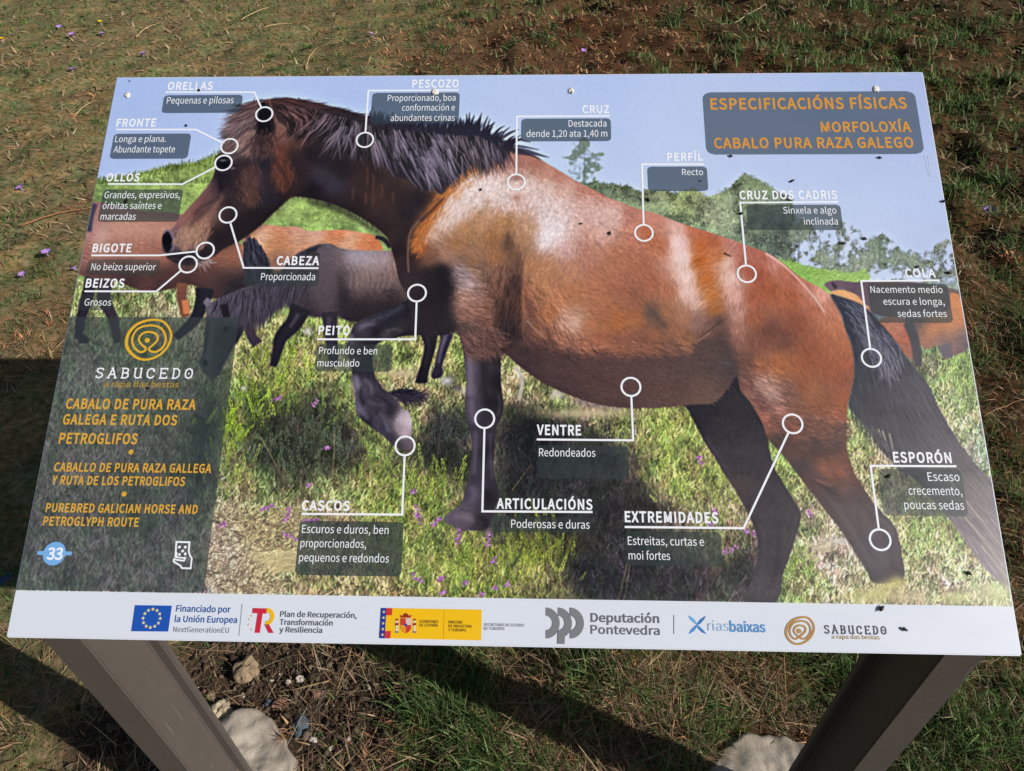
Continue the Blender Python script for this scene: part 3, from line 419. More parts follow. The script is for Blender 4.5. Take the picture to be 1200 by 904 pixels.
    C = over(C, fill([(268,204),(285,202),(284,235),(270,262),(255,262),(258,240),(262,222)], 4) * .6, (40,31,35)); C = over(C, fill([(336,178),(352,178),(360,195),(352,228),(340,230),(332,222),(342,205)], 4) * .6, (34,27,31))
    C = over(C, fill([(360,170),(400,185),(420,196),(390,200),(362,190)], 5) * .6, (30,24,28)); C = over(C, fill([(345,224),(380,228),(420,248),(450,272),(462,300),(455,290),(430,264),(400,246),(360,234)], 4) * .6, (28,22,25))
    C = over(C, fill([(470,225),(510,224),(505,240),(492,262),(480,272),(474,300),(466,300),(462,270)], 5) * .6, (36,29,33))
    C = over(C, fill([(303,172),(321,172),(322,205),(326,240),(305,240),(302,205)], 3) * .6, (38,34,44))
    C = hairs(C, rng, fill([(212,270),(235,258),(246,262),(240,284),(218,292),(208,285)], 3), 700, 2.0, (4, 9), field([(225,272,172,134,114),(236,264,160,118,100)]), .15, .5, .35, .03)
    C = hairs(C, rng, fill([(282,200),(302,196),(304,225),(298,240),(284,232)], 3), 700, 1.2, (4, 8), field([(292,215,88,61,57)]), .2, .45, .25)
    C = hairs(C, rng, fill([(322,190),(336,188),(342,205),(330,222),(323,210)], 3), 600, 1.3, (4, 8), field([(330,205,92,54,44)]), .2, .5, .25)
    C = hairs(C, rng, fill([(228,306),(246,302),(250,308),(236,314)], 2), 60, .6, (5, 9), field([(240,308,150,130,130)]), .2, .7, .5)
    C = over(C, fill([(297,168),(297,150),(298,132),(303,120),(307,117),(312,122),(319,132),(321,148),(321,166),(312,172)], 1.2), (18,14,19))
    C = hairs(C, rng, fill([(298,130),(306,118),(318,132),(320,160),(300,166)], 2), 300, 1.5, (6, 12), field([(308,140,34,28,34)]), .3, .6, .2)
    # strands of light on the neck
    for x, y0, y1 in ((430,196,218),(437,204,226),(447,217,232),(413,220,236),(428,226,240),(437,228,242),(460,225,240)):
        C = stroke(C, [(x, y0), (x + 1, (y0 + y1) / 2), (x, y1)], (2, 1.2), (128,82,66), .9, .45)
    for p, w, c, sf, al in (([(208,264),(224,244),(240,226),(248,214)], (5, 4), (156,112,104), 2.2, .4), ([(222,266),(236,252),(250,242)], (4, 5), (44,32,35), 2.4, .55), ([(214,284),(228,270),(242,254),(256,240)], (4, 5), (164,124,108), 2.4, .35), ([(268,236),(274,250),(270,266)], (5, 3), (30,23,27), 2.4, .5), ([(306,204),(310,226),(306,246)], (5, 4), (52,46,58), 2.6, .4), ([(282,182),(276,196),(278,206)], (5, 4), (28,22,27), 2.2, .5), ([(196,299),(205,304),(216,306)], (2, 2), (70,58,66), 1, .5), ([(322,188),(334,206),(340,224)], (3, 2), (30,23,27), 1.6, .5), ([(348,182),(370,200),(395,214),(420,224)], (3, 6), (56,48,58), 3, .35), ([(360,236),(388,243),(412,254),(436,270)], (5, 5), (22,17,20), 2.4, .6)):
        C = stroke(C, p, w, c, sf, al)
    # ---- mane and forelock
    mane = fill([(318,118),(330,115),(347,117),(363,120),(380,125),(395,128),(410,131),(430,137),(455,144),(500,149),(530,151),(560,152),(582,160),(600,172),(594,184),(587,192),(575,184),(565,186),(556,190),(548,194),(540,203),(530,213),(518,228),(507,222),(496,224),(488,219),(475,210),(463,207),(453,194),(440,190),(430,180),(415,184),(398,176),(385,164),(362,158),(345,160),(335,148),(324,140)], 1.2)
    C = over(C, mane * .88, field([(330,130,44,34,38),(380,145,48,38,44),(430,165,44,38,48),(480,190,40,34,44),(520,190,38,34,44),(570,175,36,32,42)]))
    ma = angles([(330,125,25),(350,130,30),(350,145,150),(375,140,140),(390,150,120),(415,150,100),(440,160,75),(470,175,62),(500,190,62),(520,200,65),(545,180,70),(575,170,75),(590,180,70)])
    root = fill([(330,118),(380,127),(430,140),(500,152),(560,156),(592,172),(575,182),(540,188),(520,200),(490,200),(450,180),(410,168),(370,152),(335,140)], 3)
    mf2 = field([(330,125,92,66,66),(360,130,84,60,62),(375,145,90,76,84),(400,150,92,84,96),(430,160,96,86,98),(460,175,100,92,108),(490,190,104,96,114),(520,195,96,90,106),(550,172,96,86,96),(580,172,84,76,88)])
    C = hairs(C, rng, root, 2600, ma, (12, 30), mf2 * .38, .3, .85, .14, .01, 4)
    lock = np.clip(.55 + .55 * fbm(rng, 9, 2), .05, 1)
    C = hairs(C, rng, root * lock, 1500, ma, (14, 32), mf2 * .82, .4, .75, .10, .008, 5)
    C = hairs(C, rng, root * (1 - lock), 700, ma, (12, 28), mf2 * .36, .3, .8, .10, .008, 3)
    C = hairs(C, rng, root * lock ** 2, 300, ma, (12, 32), np.clip(mf2 * 1.4, 0, 1), .2, .75, .10, .01, 3)
    for p in ([(396,160),(398,175),(399,188)],[(410,162),(413,178),(412,188)],[(444,165),(452,190),(462,208)],[(437,170),(442,185),(447,195)],[(500,205),(505,218),(510,226)],[(468,190),(480,210),(489,220)],[(488,185),(500,205),(508,222)]):
        C = stroke(C, p, (2.4, .6), (134,124,146), .6, .6)
    top = fill([(318,119),(350,119),(400,131),(440,142),(500,150),(560,153),(590,166),(600,176),(560,160),(500,156),(440,147),(400,136),(350,124)], 1.5)
    C = hairs(C, rng, top * (xx < 440), 420, .12, (10, 22), field([(340,118,72,50,52),(400,130,46,38,44)]), .3, .75, .14, .004)
    C = hairs(C, rng, top * (xx > 430) * (xx < 560), 700, angles([(440,140,-70),(500,150,-75),(540,150,-84),(565,150,-62)]), (6, 17), field([(500,150,38,36,50)]), .25, .8, .22)
    for i in range(34):
        x = rng.uniform(536, 596); L = rng.uniform(10, 22); a = math.radians(-92 + (x - 536) * 1.15 + rng.normal(0, 9)); y = 153 + max(0, x - 560) * .5
        C = stroke(C, [(x, y + 6), (x + math.cos(a) * L * .5, y + math.sin(a) * L * .5), (x + math.cos(a) * L, y + math.sin(a) * L)], (4.4, .5), (38,36,52), .5, .85)
    for p in ([(592,172),(610,172),(632,176)],[(595,176),(615,176),(640,184)],[(600,178),(622,182),(634,188)],[(590,168),(606,164),(622,167)],[(585,164),(598,156),(608,152)],[(596,174),(618,179),(644,185)]):
        C = stroke(C, p, (5, .6), (44,38,50), .6, .8)
    fl = fill([(306,119),(298,123),(288,130),(278,138),(268,146),(258,156),(262,164),(272,166),(284,162),(294,156),(300,140)], 2)
    C = over(C, fl * .75, (74,58,62))
    C = hairs(C, rng, fill([(306,118),(298,124),(288,134),(284,146),(298,160),(302,140)], 2), 900, angles([(303,125,165),(290,135,150),(296,150,120)]), (16, 40), field([(300,125,92,72,74),(285,145,120,100,102),(298,155,60,48,52)]), .4, .8, .18, -.008, 4)
    C = hairs(C, rng, fill([(300,150),(288,158),(278,170),(290,178),(298,172)], 2), 300, 2.3, (6, 12), field([(290,168,140,110,106)]), .2, .6, .3)
    C = stroke(C, [(298,160),(290,172),(280,180),(270,184)], (4, 3), (30,24,30), 1.4, .6)
    C = over(C, fill([(301,166),(301,148),(302,134),(305,122),(309,122),(317,134),(319,148),(318,160),(312,168),(305,170)], 1.6), (17,13,18))
    C = stroke(C, [(304,128),(301,142),(301,158)], (2, 2), (58,46,52), .9, .6); C = stroke(C, [(316,136),(319,150),(318,162)], (1.6, 1.6), (70,52,54), .9, .5)
    C = hairs(C, rng, fill([(299,158),(321,158),(324,178),(298,178)], 3), 420, 1.7, (5, 11), field([(304,168,62,46,48),(318,170,92,62,54)]), .3, .6, .35)
    # ---- tail
    tail = fill([(973,346),(985,348),(1000,353),(1010,358),(1022,368),(1030,377),(1047,397),(1063,420),(1075,434),(1088,453),(1098,475),(1107,492),(1122,517),(1137,537),(1153,555),(1166,566),(1190,600),(1200,660),(1192,690),(1180,686),(1168,679),(1153,664),(1137,643),(1123,623),(1113,608),(1090,583),(1077,567),(1062,550),(1046,540),(1033,522),(1023,506),(1012,497),(998,482),(994,475),(998,455),(1001,437),(1000,418),(996,400),(990,385),(985,368)], 1.0)
    tfc = field([(990,360,52,54,66),(1010,385,54,54,64),(1030,400,74,72,86),(1010,430,56,56,64),(1040,440,64,62,70),(1060,450,78,76,86),(1020,480,62,61,68),(1060,490,74,72,80),(1090,500,84,80,88),(1060,530,80,76,82),(1100,550,92,86,90),(1130,580,120,111,115),(1160,620,140,130,134),(1180,660,156,146,148)], 3, 16)  # paler towards the tip: the panel's gloss wash is painted into these colours
    C = over(C, tail, tfc)
    ta = angles([(985,355,40),(1010,380,60),(1030,430,75),(1060,470,62),(1090,520,50),(1130,580,48),(1170,640,52),(1010,480,80)])
    C = hairs(C, rng, tail * (tail > .6), 6000, ta, (14, 34), tfc, .15, .5, .07, .004, 5)
    C = hairs(C, rng, fill([(985,352),(1012,366),(1050,410),(1040,440),(1010,400)], 3), 260, ta, (12, 26), np.clip(tfc * 1.7, 0, 1), .2, .7, .1)
    for p in ([(1029,503),(1037,525),(1043,542)],[(1042,508),(1046,525),(1049,540)],[(1034,505),(1042,530)],[(1130,606),(1150,630),(1180,668)],[(1150,640),(1170,665),(1180,680)],[(1110,560),(1150,610),(1185,655)]):
        C = stroke(C, p, (1.6, .8), (190,178,160), .6, .7)
    C = hairs(C, rng, fill([(1020,500),(1050,535),(1062,552),(1048,540),(1030,520)], 2), 160, 1.1, (8, 18), field([(1040,520,80,76,82)]), .2, .8, .2)
    # blurred flowering grass in front
    for x, y, rx, ry, c, a in ((1045,686,17,7,(198,190,128),.8),(1028,696,26,8,(204,198,136),.8),(1062,700,24,8,(200,188,150),.7),(1050,679,8,5,(204,196,122),.55),(1010,700,18,7,(196,194,130),.6),(1120,700,24,9,(196,202,140),.75),(1168,696,18,12,(200,206,150),.8),(1150,690,12,8,(206,202,160),.6)):
        C = blob(C, x, y, rx, ry, c, a)
    # a crisp print: local contrast, then grain
    am = (1 - .42 * m_all)[..., None]; C = np.clip(C + 1.0 * am * (C - blur(C, 1.3)) + .25 * am * (C - blur(C, 6)), 0, 1)
    C = np.clip(C + rng.normal(0, .012, (PH, PW, 1)), 0, 1)
    return C

# ================================================================ helpers
def lin(c):
    c = np.asarray(c, float) / 255.0
    return np.where(c <= .04045, c / 12.92, ((c + .055) / 1.055) ** 2.4)
def tag(o, label=None, cat=None, group=None, kind=None):
    if label: o['label'] = label
    if cat: o['category'] = cat
    if group: o['group'] = group
    if kind: o['kind'] = kind
    return o
def link(name, me, parent=None, mats=()):
    me.name = name
    for m in mats: me.materials.append(m)
    o = bpy.data.objects.new(name, me); COL.objects.link(o)
    if parent is not None: o.parent = parent
    return o
def mesh_np(V, F, uniform=None):
    """mesh from numpy verts and a list / array of faces (uniform = verts per face)"""
    me = bpy.data.meshes.new('m'); V = np.asarray(V, np.float32)
    F = np.asarray(F, np.int32); k = F.shape[1]
    me.vertices.add(len(V)); me.vertices.foreach_set('co', V.ravel())
    me.loops.add(F.size); me.loops.foreach_set('vertex_index', F.ravel())
    me.polygons.add(len(F)); me.polygons.foreach_set('loop_start', np.arange(0, F.size, k, dtype=np.int32))
    me.update(calc_edges=True); return me
def colour_attr(me, name, cols):
    a = me.color_attributes.new(name, 'FLOAT_COLOR', 'POINT')
    a.data.foreach_set('color', np.c_[cols, np.ones(len(cols))].astype(np.float32).ravel())
class NT:
    def __init__(s, name):
        s.m = bpy.data.materials.new(name); s.m.use_nodes = True; s.t = s.m.node_tree
        s.b = s.t.nodes['Principled BSDF']
    def n(s, ty, **kw):
        x = s.t.nodes.new(ty)
        for k, v in kw.items(): setattr(x, k, v)
        return x
    def l(s, a, b): s.t.links.new(a, b)
    def set(s, **kw):
        for k, v in kw.items(): s.b.inputs[k.replace('_', ' ')].default_value = v
        return s
def plain(name, rgb, rough=.4, spec=.4, noise=.04, scale=60.0, metal=0.0):
    """one colour, slightly uneven (rgb as sRGB 0-255)"""
    t = NT(name); c = lin(rgb)
    nz = t.n('ShaderNodeTexNoise'); nz.inputs['Scale'].default_value = scale; nz.inputs['Detail'].default_value = 4
    co = t.n('ShaderNodeTexCoord'); t.l(co.outputs['Object'], nz.inputs['Vector'])
    r = t.n('ShaderNodeMix', data_type='RGBA'); r.inputs['A'].default_value = (*(c * (1 - noise)), 1); r.inputs['B'].default_value = (*np.clip(c * (1 + noise), 0, 1), 1)
    t.l(nz.outputs['Fac'], r.inputs['Factor']); t.l(r.outputs['Result'], t.b.inputs['Base Color'])
    t.set(Roughness=rough, Specular_IOR_Level=spec, Metallic=metal); return t.m
_pc = {}
def ink(rgb):
    k = tuple(rgb)
    if k not in _pc: _pc[k] = plain('ink_%d_%d_%d' % k, rgb, GLOSS, PSPEC, .015)
    return _pc[k]
GLOSS, PSPEC = 0.36, 0.45
def attr_mat(name, attr, rough, spec, bump=0.0, bscale=900.0, trans=0.0):
    t = NT(name); a = t.n('ShaderNodeAttribute', attribute_name=attr); t.l(a.outputs['Color'], t.b.inputs['Base Color'])
    t.set(Roughness=rough, Specular_IOR_Level=spec)
    if bump:
        nz = t.n('ShaderNodeTexNoise'); nz.inputs['Scale'].default_value = bscale; nz.inputs['Detail'].default_value = 2
        co = t.n('ShaderNodeTexCoord'); t.l(co.outputs['Object'], nz.inputs['Vector'])
        b = t.n('ShaderNodeBump'); b.inputs['Strength'].default_value = bump; b.inputs['Distance'].default_value = .0006
        t.l(nz.outputs['Fac'], b.inputs['Height']); t.l(b.outputs['Normal'], t.b.inputs['Normal'])
    if trans:
        tr = t.n('ShaderNodeBsdfTranslucent'); t.l(a.outputs['Color'], tr.inputs['Color'])
        mx = t.n('ShaderNodeMixShader'); mx.inputs[0].default_value = trans; out = t.t.nodes['Material Output']
        t.l(t.b.outputs[0], mx.inputs[1]); t.l(tr.outputs[0], mx.inputs[2]); t.l(mx.outputs[0], out.inputs['Surface'])
    return t.m

# ================================================================ the ground
_g = np.random.default_rng(3); _tab = _g.standard_normal((256, 256))
def wn(x, y, s, o=0):
    """smooth value noise in world coordinates"""
    x = np.asarray(x) / s + 37.3 * o; y = np.asarray(y) / s + 11.7 * o
    xi = np.floor(x).astype(int); yi = np.floor(y).astype(int); fx = x - xi; fy = y - yi
    fx = fx * fx * (3 - 2 * fx); fy = fy * fy * (3 - 2 * fy)
    g = lambda a, b: _tab[a & 255, b & 255]
    return (g(xi, yi) * (1 - fx) + g(xi + 1, yi) * fx) * (1 - fy) + (g(xi, yi + 1) * (1 - fx) + g(xi + 1, yi + 1) * fx) * fy
def sstep(a, b, x): t = np.clip((x - a) / (b - a), 0, 1); return t * t * (3 - 2 * t)
def rough_zone(x, y):     # 0 = short turf (left, far left), 1 = rough tussocks (right and near)
    return np.clip(sstep(-1.6, .4, x + .25 * wn(x, y, .6, 5) - .05 * y), 0, 1)
def soil(x, y):
    d = np.hypot((x + .56) / .42, (y - .26) / .26) + .16 * wn(x, y, .09, 2)
    return 1 - sstep(.72, 1.08, d)
def bracken(x, y):
    n = wn(x, y, .55, 7) + .5 * wn(x, y, .2, 8)
    far = np.exp(-(((x - .4) / 1.5) ** 2 + ((y - 5.2) / 1.7) ** 2)) * 1.2
    left = np.exp(-(((x + 1.9) / .5) ** 2 + ((y - 1.75) / .35) ** 2)) * 1.0
    mid = np.exp(-(((x + 3.1) / .35) ** 2 + ((y - 4.3) / .5) ** 2)) * .8
    rgt = np.exp(-(((x - 1.7) / .7) ** 2 + ((y - 2.0) / 1.3) ** 2)) * .62 + np.exp(-(((x - 3.4) / .9) ** 2 + ((y - 4.6) / 1.0) ** 2)) * .4
    return np.clip(.35 * n + far + left + mid + rgt - .25, 0, 1)
def hgt(x, y):
    r = rough_zone(x, y); s = soil(x, y)
    fade = np.exp(-(np.hypot(x, y - 3) / 14) ** 2)
    h = (.014 + .022 * r) * wn(x, y, .30, 1) + (.009 + .014 * r) * wn(x, y, .12, 3) + (.05 * wn(x, y, 1.9, 4)) * sstep(1.2, 3.5, np.hypot(x, y))
    for fx, fy in ((-.612, .125), (.550, .100)): h = h * (1 - .95 * np.exp(-(np.hypot(x - fx, y - fy) / .23) ** 4))
    return h * fade * (1 - .6 * s) + s * .006 * wn(x, y, .03, 6) - .012 * s
def ground_mesh():
    g = np.cumsum(.035 * 1.16 ** np.arange(40))
    xs = np.r_[(-6.2 - g)[::-1], np.linspace(-6.2, 5.4, 400), 5.4 + g]; ys = np.r_[(-.6 - g)[::-1], np.linspace(-.6, 8.2, 320), 8.2 + g]
    X, Y = np.meshgrid(xs, ys); Z = hgt(X, Y); n = len(xs)
    i = np.arange(n * (n - 1)).reshape(n - 1, n)[:, :-1].ravel()
    me = mesh_np(np.c_[X.ravel(), Y.ravel(), Z.ravel()], np.c_[i, i + 1, i + n + 1, i + n])
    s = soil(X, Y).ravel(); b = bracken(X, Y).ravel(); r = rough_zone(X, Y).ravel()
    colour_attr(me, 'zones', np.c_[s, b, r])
    me.polygons.foreach_set('use_smooth', np.ones(len(me.polygons), bool)); return me
t = NT('earth_and_thatch')
co = t.n('ShaderNodeTexCoord'); z = t.n('ShaderNodeAttribute', attribute_name='zones'); sp = t.n('ShaderNodeSeparateColor'); t.l(z.outputs['Color'], sp.inputs[0])
def noise_node(t, scale, det=5, rough=.6):
    n = t.n('ShaderNodeTexNoise'); n.inputs['Scale'].default_value = scale; n.inputs['Detail'].default_value = det; n.inputs['Roughness'].default_value = rough
    t.l(co.outputs['Object'], n.inputs['Vector']); return n
def ramp(t, src, stops):
    r = t.n('ShaderNodeValToRGB'); e = r.color_ramp.elements
    while len(e) < len(stops): e.new(.5)
    for q, (p, c) in zip(e, stops): q.position = p; q.color = (*c, 1)
    t.l(src, r.inputs[0]); return r
n1 = noise_node(t, 38); n2 = noise_node(t, 7); n3 = noise_node(t, 160, 3)
greener = ramp(t, n1.outputs['Fac'], [(.28, (.058, .060, .028)), (.44, (.135, .145, .062)), (.58, (.22, .205, .105)), (.78, (.38, .29, .18))])
thatch = ramp(t, n2.outputs['Fac'], [(.38, (.92, 1.0, .9)), (.50, (1.2, 1.0, .98)), (.61, (1.5, 1.05, .95))])
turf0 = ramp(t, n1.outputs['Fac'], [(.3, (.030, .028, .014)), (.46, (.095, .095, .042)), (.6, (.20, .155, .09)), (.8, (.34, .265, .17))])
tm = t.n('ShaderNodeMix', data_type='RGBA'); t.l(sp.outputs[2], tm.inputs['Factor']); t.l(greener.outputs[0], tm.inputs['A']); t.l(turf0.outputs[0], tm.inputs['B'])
tq = t.n('ShaderNodeMix', data_type='RGBA', blend_type='MULTIPLY'); tq.inputs['Factor'].default_value = 1; t.l(tm.outputs['Result'], tq.inputs['A']); t.l(thatch.outputs[0], tq.inputs['B'])
dirt = ramp(t, n3.outputs['Fac'], [(.3, (.025, .017, .012)), (.55, (.075, .052, .037)), (.75, (.16, .115, .085))])
brk = ramp(t, n3.outputs['Fac'], [(.3, (.05, .03, .018)), (.55, (.20, .11, .06)), (.75, (.34, .20, .11))])
m1 = t.n('ShaderNodeMix', data_type='RGBA'); t.l(sp.outputs[1], m1.inputs['Factor']); t.l(tq.outputs['Result'], m1.inputs['A']); t.l(brk.outputs[0], m1.inputs['B'])
m2 = t.n('ShaderNodeMix', data_type='RGBA'); t.l(sp.outputs[0], m2.inputs['Factor']); t.l(m1.outputs['Result'], m2.inputs['A']); t.l(dirt.outputs[0], m2.inputs['B'])
hs = t.n('ShaderNodeMix', data_type='RGBA', blend_type='MULTIPLY'); t.l(sp.outputs[2], hs.inputs['Factor']); t.l(m2.outputs['Result'], hs.inputs['A']); hs.inputs['B'].default_value = (.46, .38, .32, 1)  # shade of the gaps between tussocks, painted into the rough zone's base colour
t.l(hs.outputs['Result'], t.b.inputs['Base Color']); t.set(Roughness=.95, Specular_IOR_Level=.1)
bp = t.n('ShaderNodeBump'); bp.inputs['Strength'].default_value = .6; bp.inputs['Distance'].default_value = .012; t.l(n1.outputs['Fac'], bp.inputs['Height']); t.l(bp.outputs[0], t.b.inputs['Normal'])
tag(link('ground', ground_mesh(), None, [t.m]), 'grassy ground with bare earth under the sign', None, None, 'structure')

# ---- grass, dead grass, bracken: scattered thinner and larger with distance from the path edge
GR = np.random.default_rng(11)
def scatter(n, near=.5, far=11.0, wide=1.15):
    """points whose density falls with the square of the distance from where the visitor stands"""
    d = np.exp(GR.uniform(math.log(near), math.log(far), n)); a = GR.uniform(-wide, wide, n)
    return d * np.sin(a), -.45 + d * np.cos(a), d
def blades(x, y, d, ang, lean, length, width, col, bend=.5, seg=2):
    """n bent blades as one mesh: lean = angle from vertical at the root"""
    n = len(x); z = hgt(x, y) - .004
    L = length[:, None] / seg; dirx = np.cos(ang); diry = np.sin(ang)
    P = np.zeros((n, seg + 1, 3)); P[:, 0] = np.c_[x, y, z]; th = lean.copy()
    for k in range(seg):
        P[:, k + 1] = P[:, k] + np.c_[dirx * np.sin(th), diry * np.sin(th), np.cos(th)] * L
        th = np.minimum(th + bend * GR.uniform(.3, 1.2, n), 1.62)
    side = np.c_[-diry, dirx, GR.normal(0, .35, n)]; side /= np.linalg.norm(side, axis=1)[:, None]
    V = np.zeros((n, 2 * seg + 1, 3))
    for k in range(seg):
        wk = (width * (1 - .55 * k / seg))[:, None] / 2
        V[:, 2 * k] = P[:, k] - side * wk; V[:, 2 * k + 1] = P[:, k] + side * wk
    V[:, -1] = P[:, -1]; V[:, :, 2] = np.maximum(V[:, :, 2], z[:, None] - .003)
    b = (np.arange(n) * (2 * seg + 1))[:, None]; F = []
    for k in range(seg - 1):
        F += [b + 2 * k, b + 2 * k + 1, b + 2 * k + 3], [b + 2 * k, b + 2 * k + 3, b + 2 * k + 2]
    F.append([b + 2 * seg - 2, b + 2 * seg - 1, b + 2 * seg])
    F = np.concatenate([np.hstack(f) for f in F]); me = mesh_np(V.reshape(-1, 3), F)
    c = np.repeat(col[:, None, :], 2 * seg + 1, 1); colour_attr(me, 'tint', c.reshape(-1, 3)); return me
def mixcol(pal, wts, n):
    pal = np.array(pal); k = GR.choice(len(pal), n, p=np.array(wts) / sum(wts)); return pal[k] * GR.uniform(.7, 1.3, n)[:, None] * (1 + GR.normal(0, .06, (n, 3)))
def keep(x, y, p): return GR.random(len(x)) < p
grass_mat = attr_mat('grass_blades', 'tint', .55, .2, trans=.38)
dry_mat = attr_mat('dead_grass_blades', 'tint', .75, .12, trans=.2)
FOOT = [(-.612, .125, .152), (.550, .100, .160)]
def off_foot(x, y):
    k = np.ones(len(x), bool)
    for fx, fy, fr in FOOT: k &= np.hypot(x - fx, y - fy) > fr * 1.02
    return k
def layer(n, fn, **kw):
    x, y, d = scatter(n, **kw); k = off_foot(x, y) & fn(x, y); return x[k], y[k], d[k]
def build_grass():
    patch = lambda x, y: np.clip(.55 + .5 * wn(x, y, .42, 12) + .38 * wn(x, y, .15, 13) + .25 * wn(x, y, 1.1, 16) + .14 * (1 - rough_zone(x, y)), 0, 1)     # 1 = green, 0 = dead
    # short turf
    x, y, d = layer(150000, lambda x, y: keep(x, y, (1 - .92 * soil(x, y)) * (1 - .7 * bracken(x, y)) * np.clip(.12 + 1.1 * patch(x, y), .1, 1)))
    n = len(x); r = rough_zone(x, y)
    green = mixcol([(.105, .175, .050), (.150, .225, .070), (.075, .130, .038), (.21, .255, .10), (.34, .27, .16)], [4, 4, 3, 2, 1.4], n)
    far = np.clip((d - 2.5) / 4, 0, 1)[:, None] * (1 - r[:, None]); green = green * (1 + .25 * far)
    L = (.022 + .024 * r) * GR.uniform(.5, 1.6, n) * (1 + .10 * d); W = np.maximum(.0024, (.0012 + .0008 * sstep(2, 4.5, d)) * d) * GR.uniform(.6, 1.5, n)
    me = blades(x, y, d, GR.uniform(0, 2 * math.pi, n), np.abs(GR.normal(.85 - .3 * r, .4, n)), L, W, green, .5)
    tag(link('grass', me, None, [grass_mat]), 'short green grass with tussocks', None, None, 'stuff')
    # tussocks: radiating longer blades
    cx, cy, cd = layer(4200, lambda x, y: keep(x, y, (1 - soil(x, y)) * (.22 + .78 * rough_zone(x, y)) * (1 - .8 * bracken(x, y)) * np.clip(1.5 * patch(x, y) - .2, .04, 1)))
    m = 30; n = len(cx) * m; d = np.repeat(cd, m)
    x = np.repeat(cx, m) + GR.normal(0, .022, n) * (1 + .12 * d); y = np.repeat(cy, m) + GR.normal(0, .022, n) * (1 + .12 * d)
    k = off_foot(x, y); x, y, d = x[k], y[k], d[k]; n = len(x); tone = np.repeat(GR.uniform(.6, 1.4, len(cx)), m)[k][:, None]
    green = mixcol([(.080, .155, .040), (.125, .205, .058), (.185, .245, .09), (.30, .26, .15)], [4, 4, 2, 1.2], n) * tone
    L = GR.uniform(.035, .09, n) * (.6 + .4 * rough_zone(x, y)) * (1 + .05 * d); W = np.maximum(.0034, .0015 * d) * GR.uniform(.7, 1.3, n)
    me = blades(x, y, d, GR.uniform(0, 2 * math.pi, n), np.abs(GR.normal(.6, .4, n)), L, W, green, .45, 3)
    tag(link('tussock_grass', me, None, [grass_mat]), 'longer green grass blades growing in tussocks', None, None, 'stuff')
    # dead thatch lying flat
    x, y, d = layer(190000, lambda x, y: keep(x, y, (1 - .6 * soil(x, y)) * np.clip(1.05 - 1.1 * patch(x, y) + .5 * bracken(x, y) + .25 * rough_zone(x, y), .10, 1)))
    n = len(x); b = bracken(x, y)[:, None]
    a = mixcol([(.42, .275, .155), (.28, .175, .10), (.52, .385, .24), (.17, .105, .065), (.32, .23, .145)], [4, 4, 2, 2.4, 3], n); c = mixcol([(.32, .165, .085), (.20, .10, .055), (.42, .25, .13), (.12, .07, .045)], [4, 3, 2, 2], n)
    pick = (GR.random(n)[:, None] < .8 * b)
    L = GR.uniform(.02, .075, n) * (1 + .06 * d); W = np.maximum(.0022, (.00115 + .0007 * sstep(2, 4.5, d)) * d) * GR.uniform(.6, 1.6, n)
    me = blades(x, y, d, GR.uniform(0, 2 * math.pi, n), np.clip(GR.normal(1.3, .22, n), .5, 1.6), L, W, np.where(pick, c, a), .25)
    tag(link('dead_grass', me, None, [dry_mat]), 'flattened dead grass and thatch between the green blades', None, None, 'stuff')
    # long loose straws
    x, y, d = layer(9000, lambda x, y: keep(x, y, (.10 + .9 * rough_zone(x, y)) * (1 - .93 * sstep(2.0, 4.2, np.hypot(x, y + .45)))))
    n = len(x); a = mixcol([(.50, .37, .22), (.34, .21, .12), (.60, .5, .35), (.14, .09, .06)], [3, 4, 1, 2], n)
    me = blades(x, y, d, GR.uniform(0, 2 * math.pi, n), GR.uniform(1.2, 1.6, n), GR.uniform(.06, .2, n), np.maximum(.0022, .00085 * d) * GR.uniform(.7, 1.3, n), a, .12, 3)
    tag(link('loose_straw', me, None, [dry_mat]), 'loose pale straws strewn over the grass', None, None, 'stuff')
    # crumpled bracken leaflets
    cx, cy, cd = layer(12500, lambda x, y: keep(x, y, np.clip(bracken(x, y) * 1.3 + .01 + .06 * rough_zone(x, y) - .03 * sstep(2.5, 4, y), 0, 1) * (1 - .8 * soil(x, y))))
    m = 14; n = len(cx) * m; ca = np.repeat(GR.uniform(0, 2 * math.pi, len(cx)), m); d = np.repeat(cd, m)
    tt = GR.uniform(-.5, .5, n) * .10 * (1 + .08 * d); x = np.repeat(cx, m) + np.cos(ca) * tt; y = np.repeat(cy, m) + np.sin(ca) * tt
    tone = np.repeat(GR.uniform(.45, 1.5, len(cx)), m)[:, None]
    a = mixcol([(.46, .225, .105), (.32, .15, .075), (.60, .36, .19), (.12, .07, .045)], [4, 4, 2, 2], n) * tone
    me = blades(x, y, d, ca + np.where(GR.random(n) < .5, 1, -1) * GR.uniform(.6, 1.5, n), GR.uniform(.5, 1.5, n), GR.uniform(.015, .045, n) * (1 + .06 * d), np.maximum(.0045, .0017 * d) * GR.uniform(.6, 1.4, n), a, .7)
    tag(link('bracken_litter', me, None, [dry_mat]), 'crumpled reddish brown bracken lying in patches', None, None, 'stuff')
build_grass()

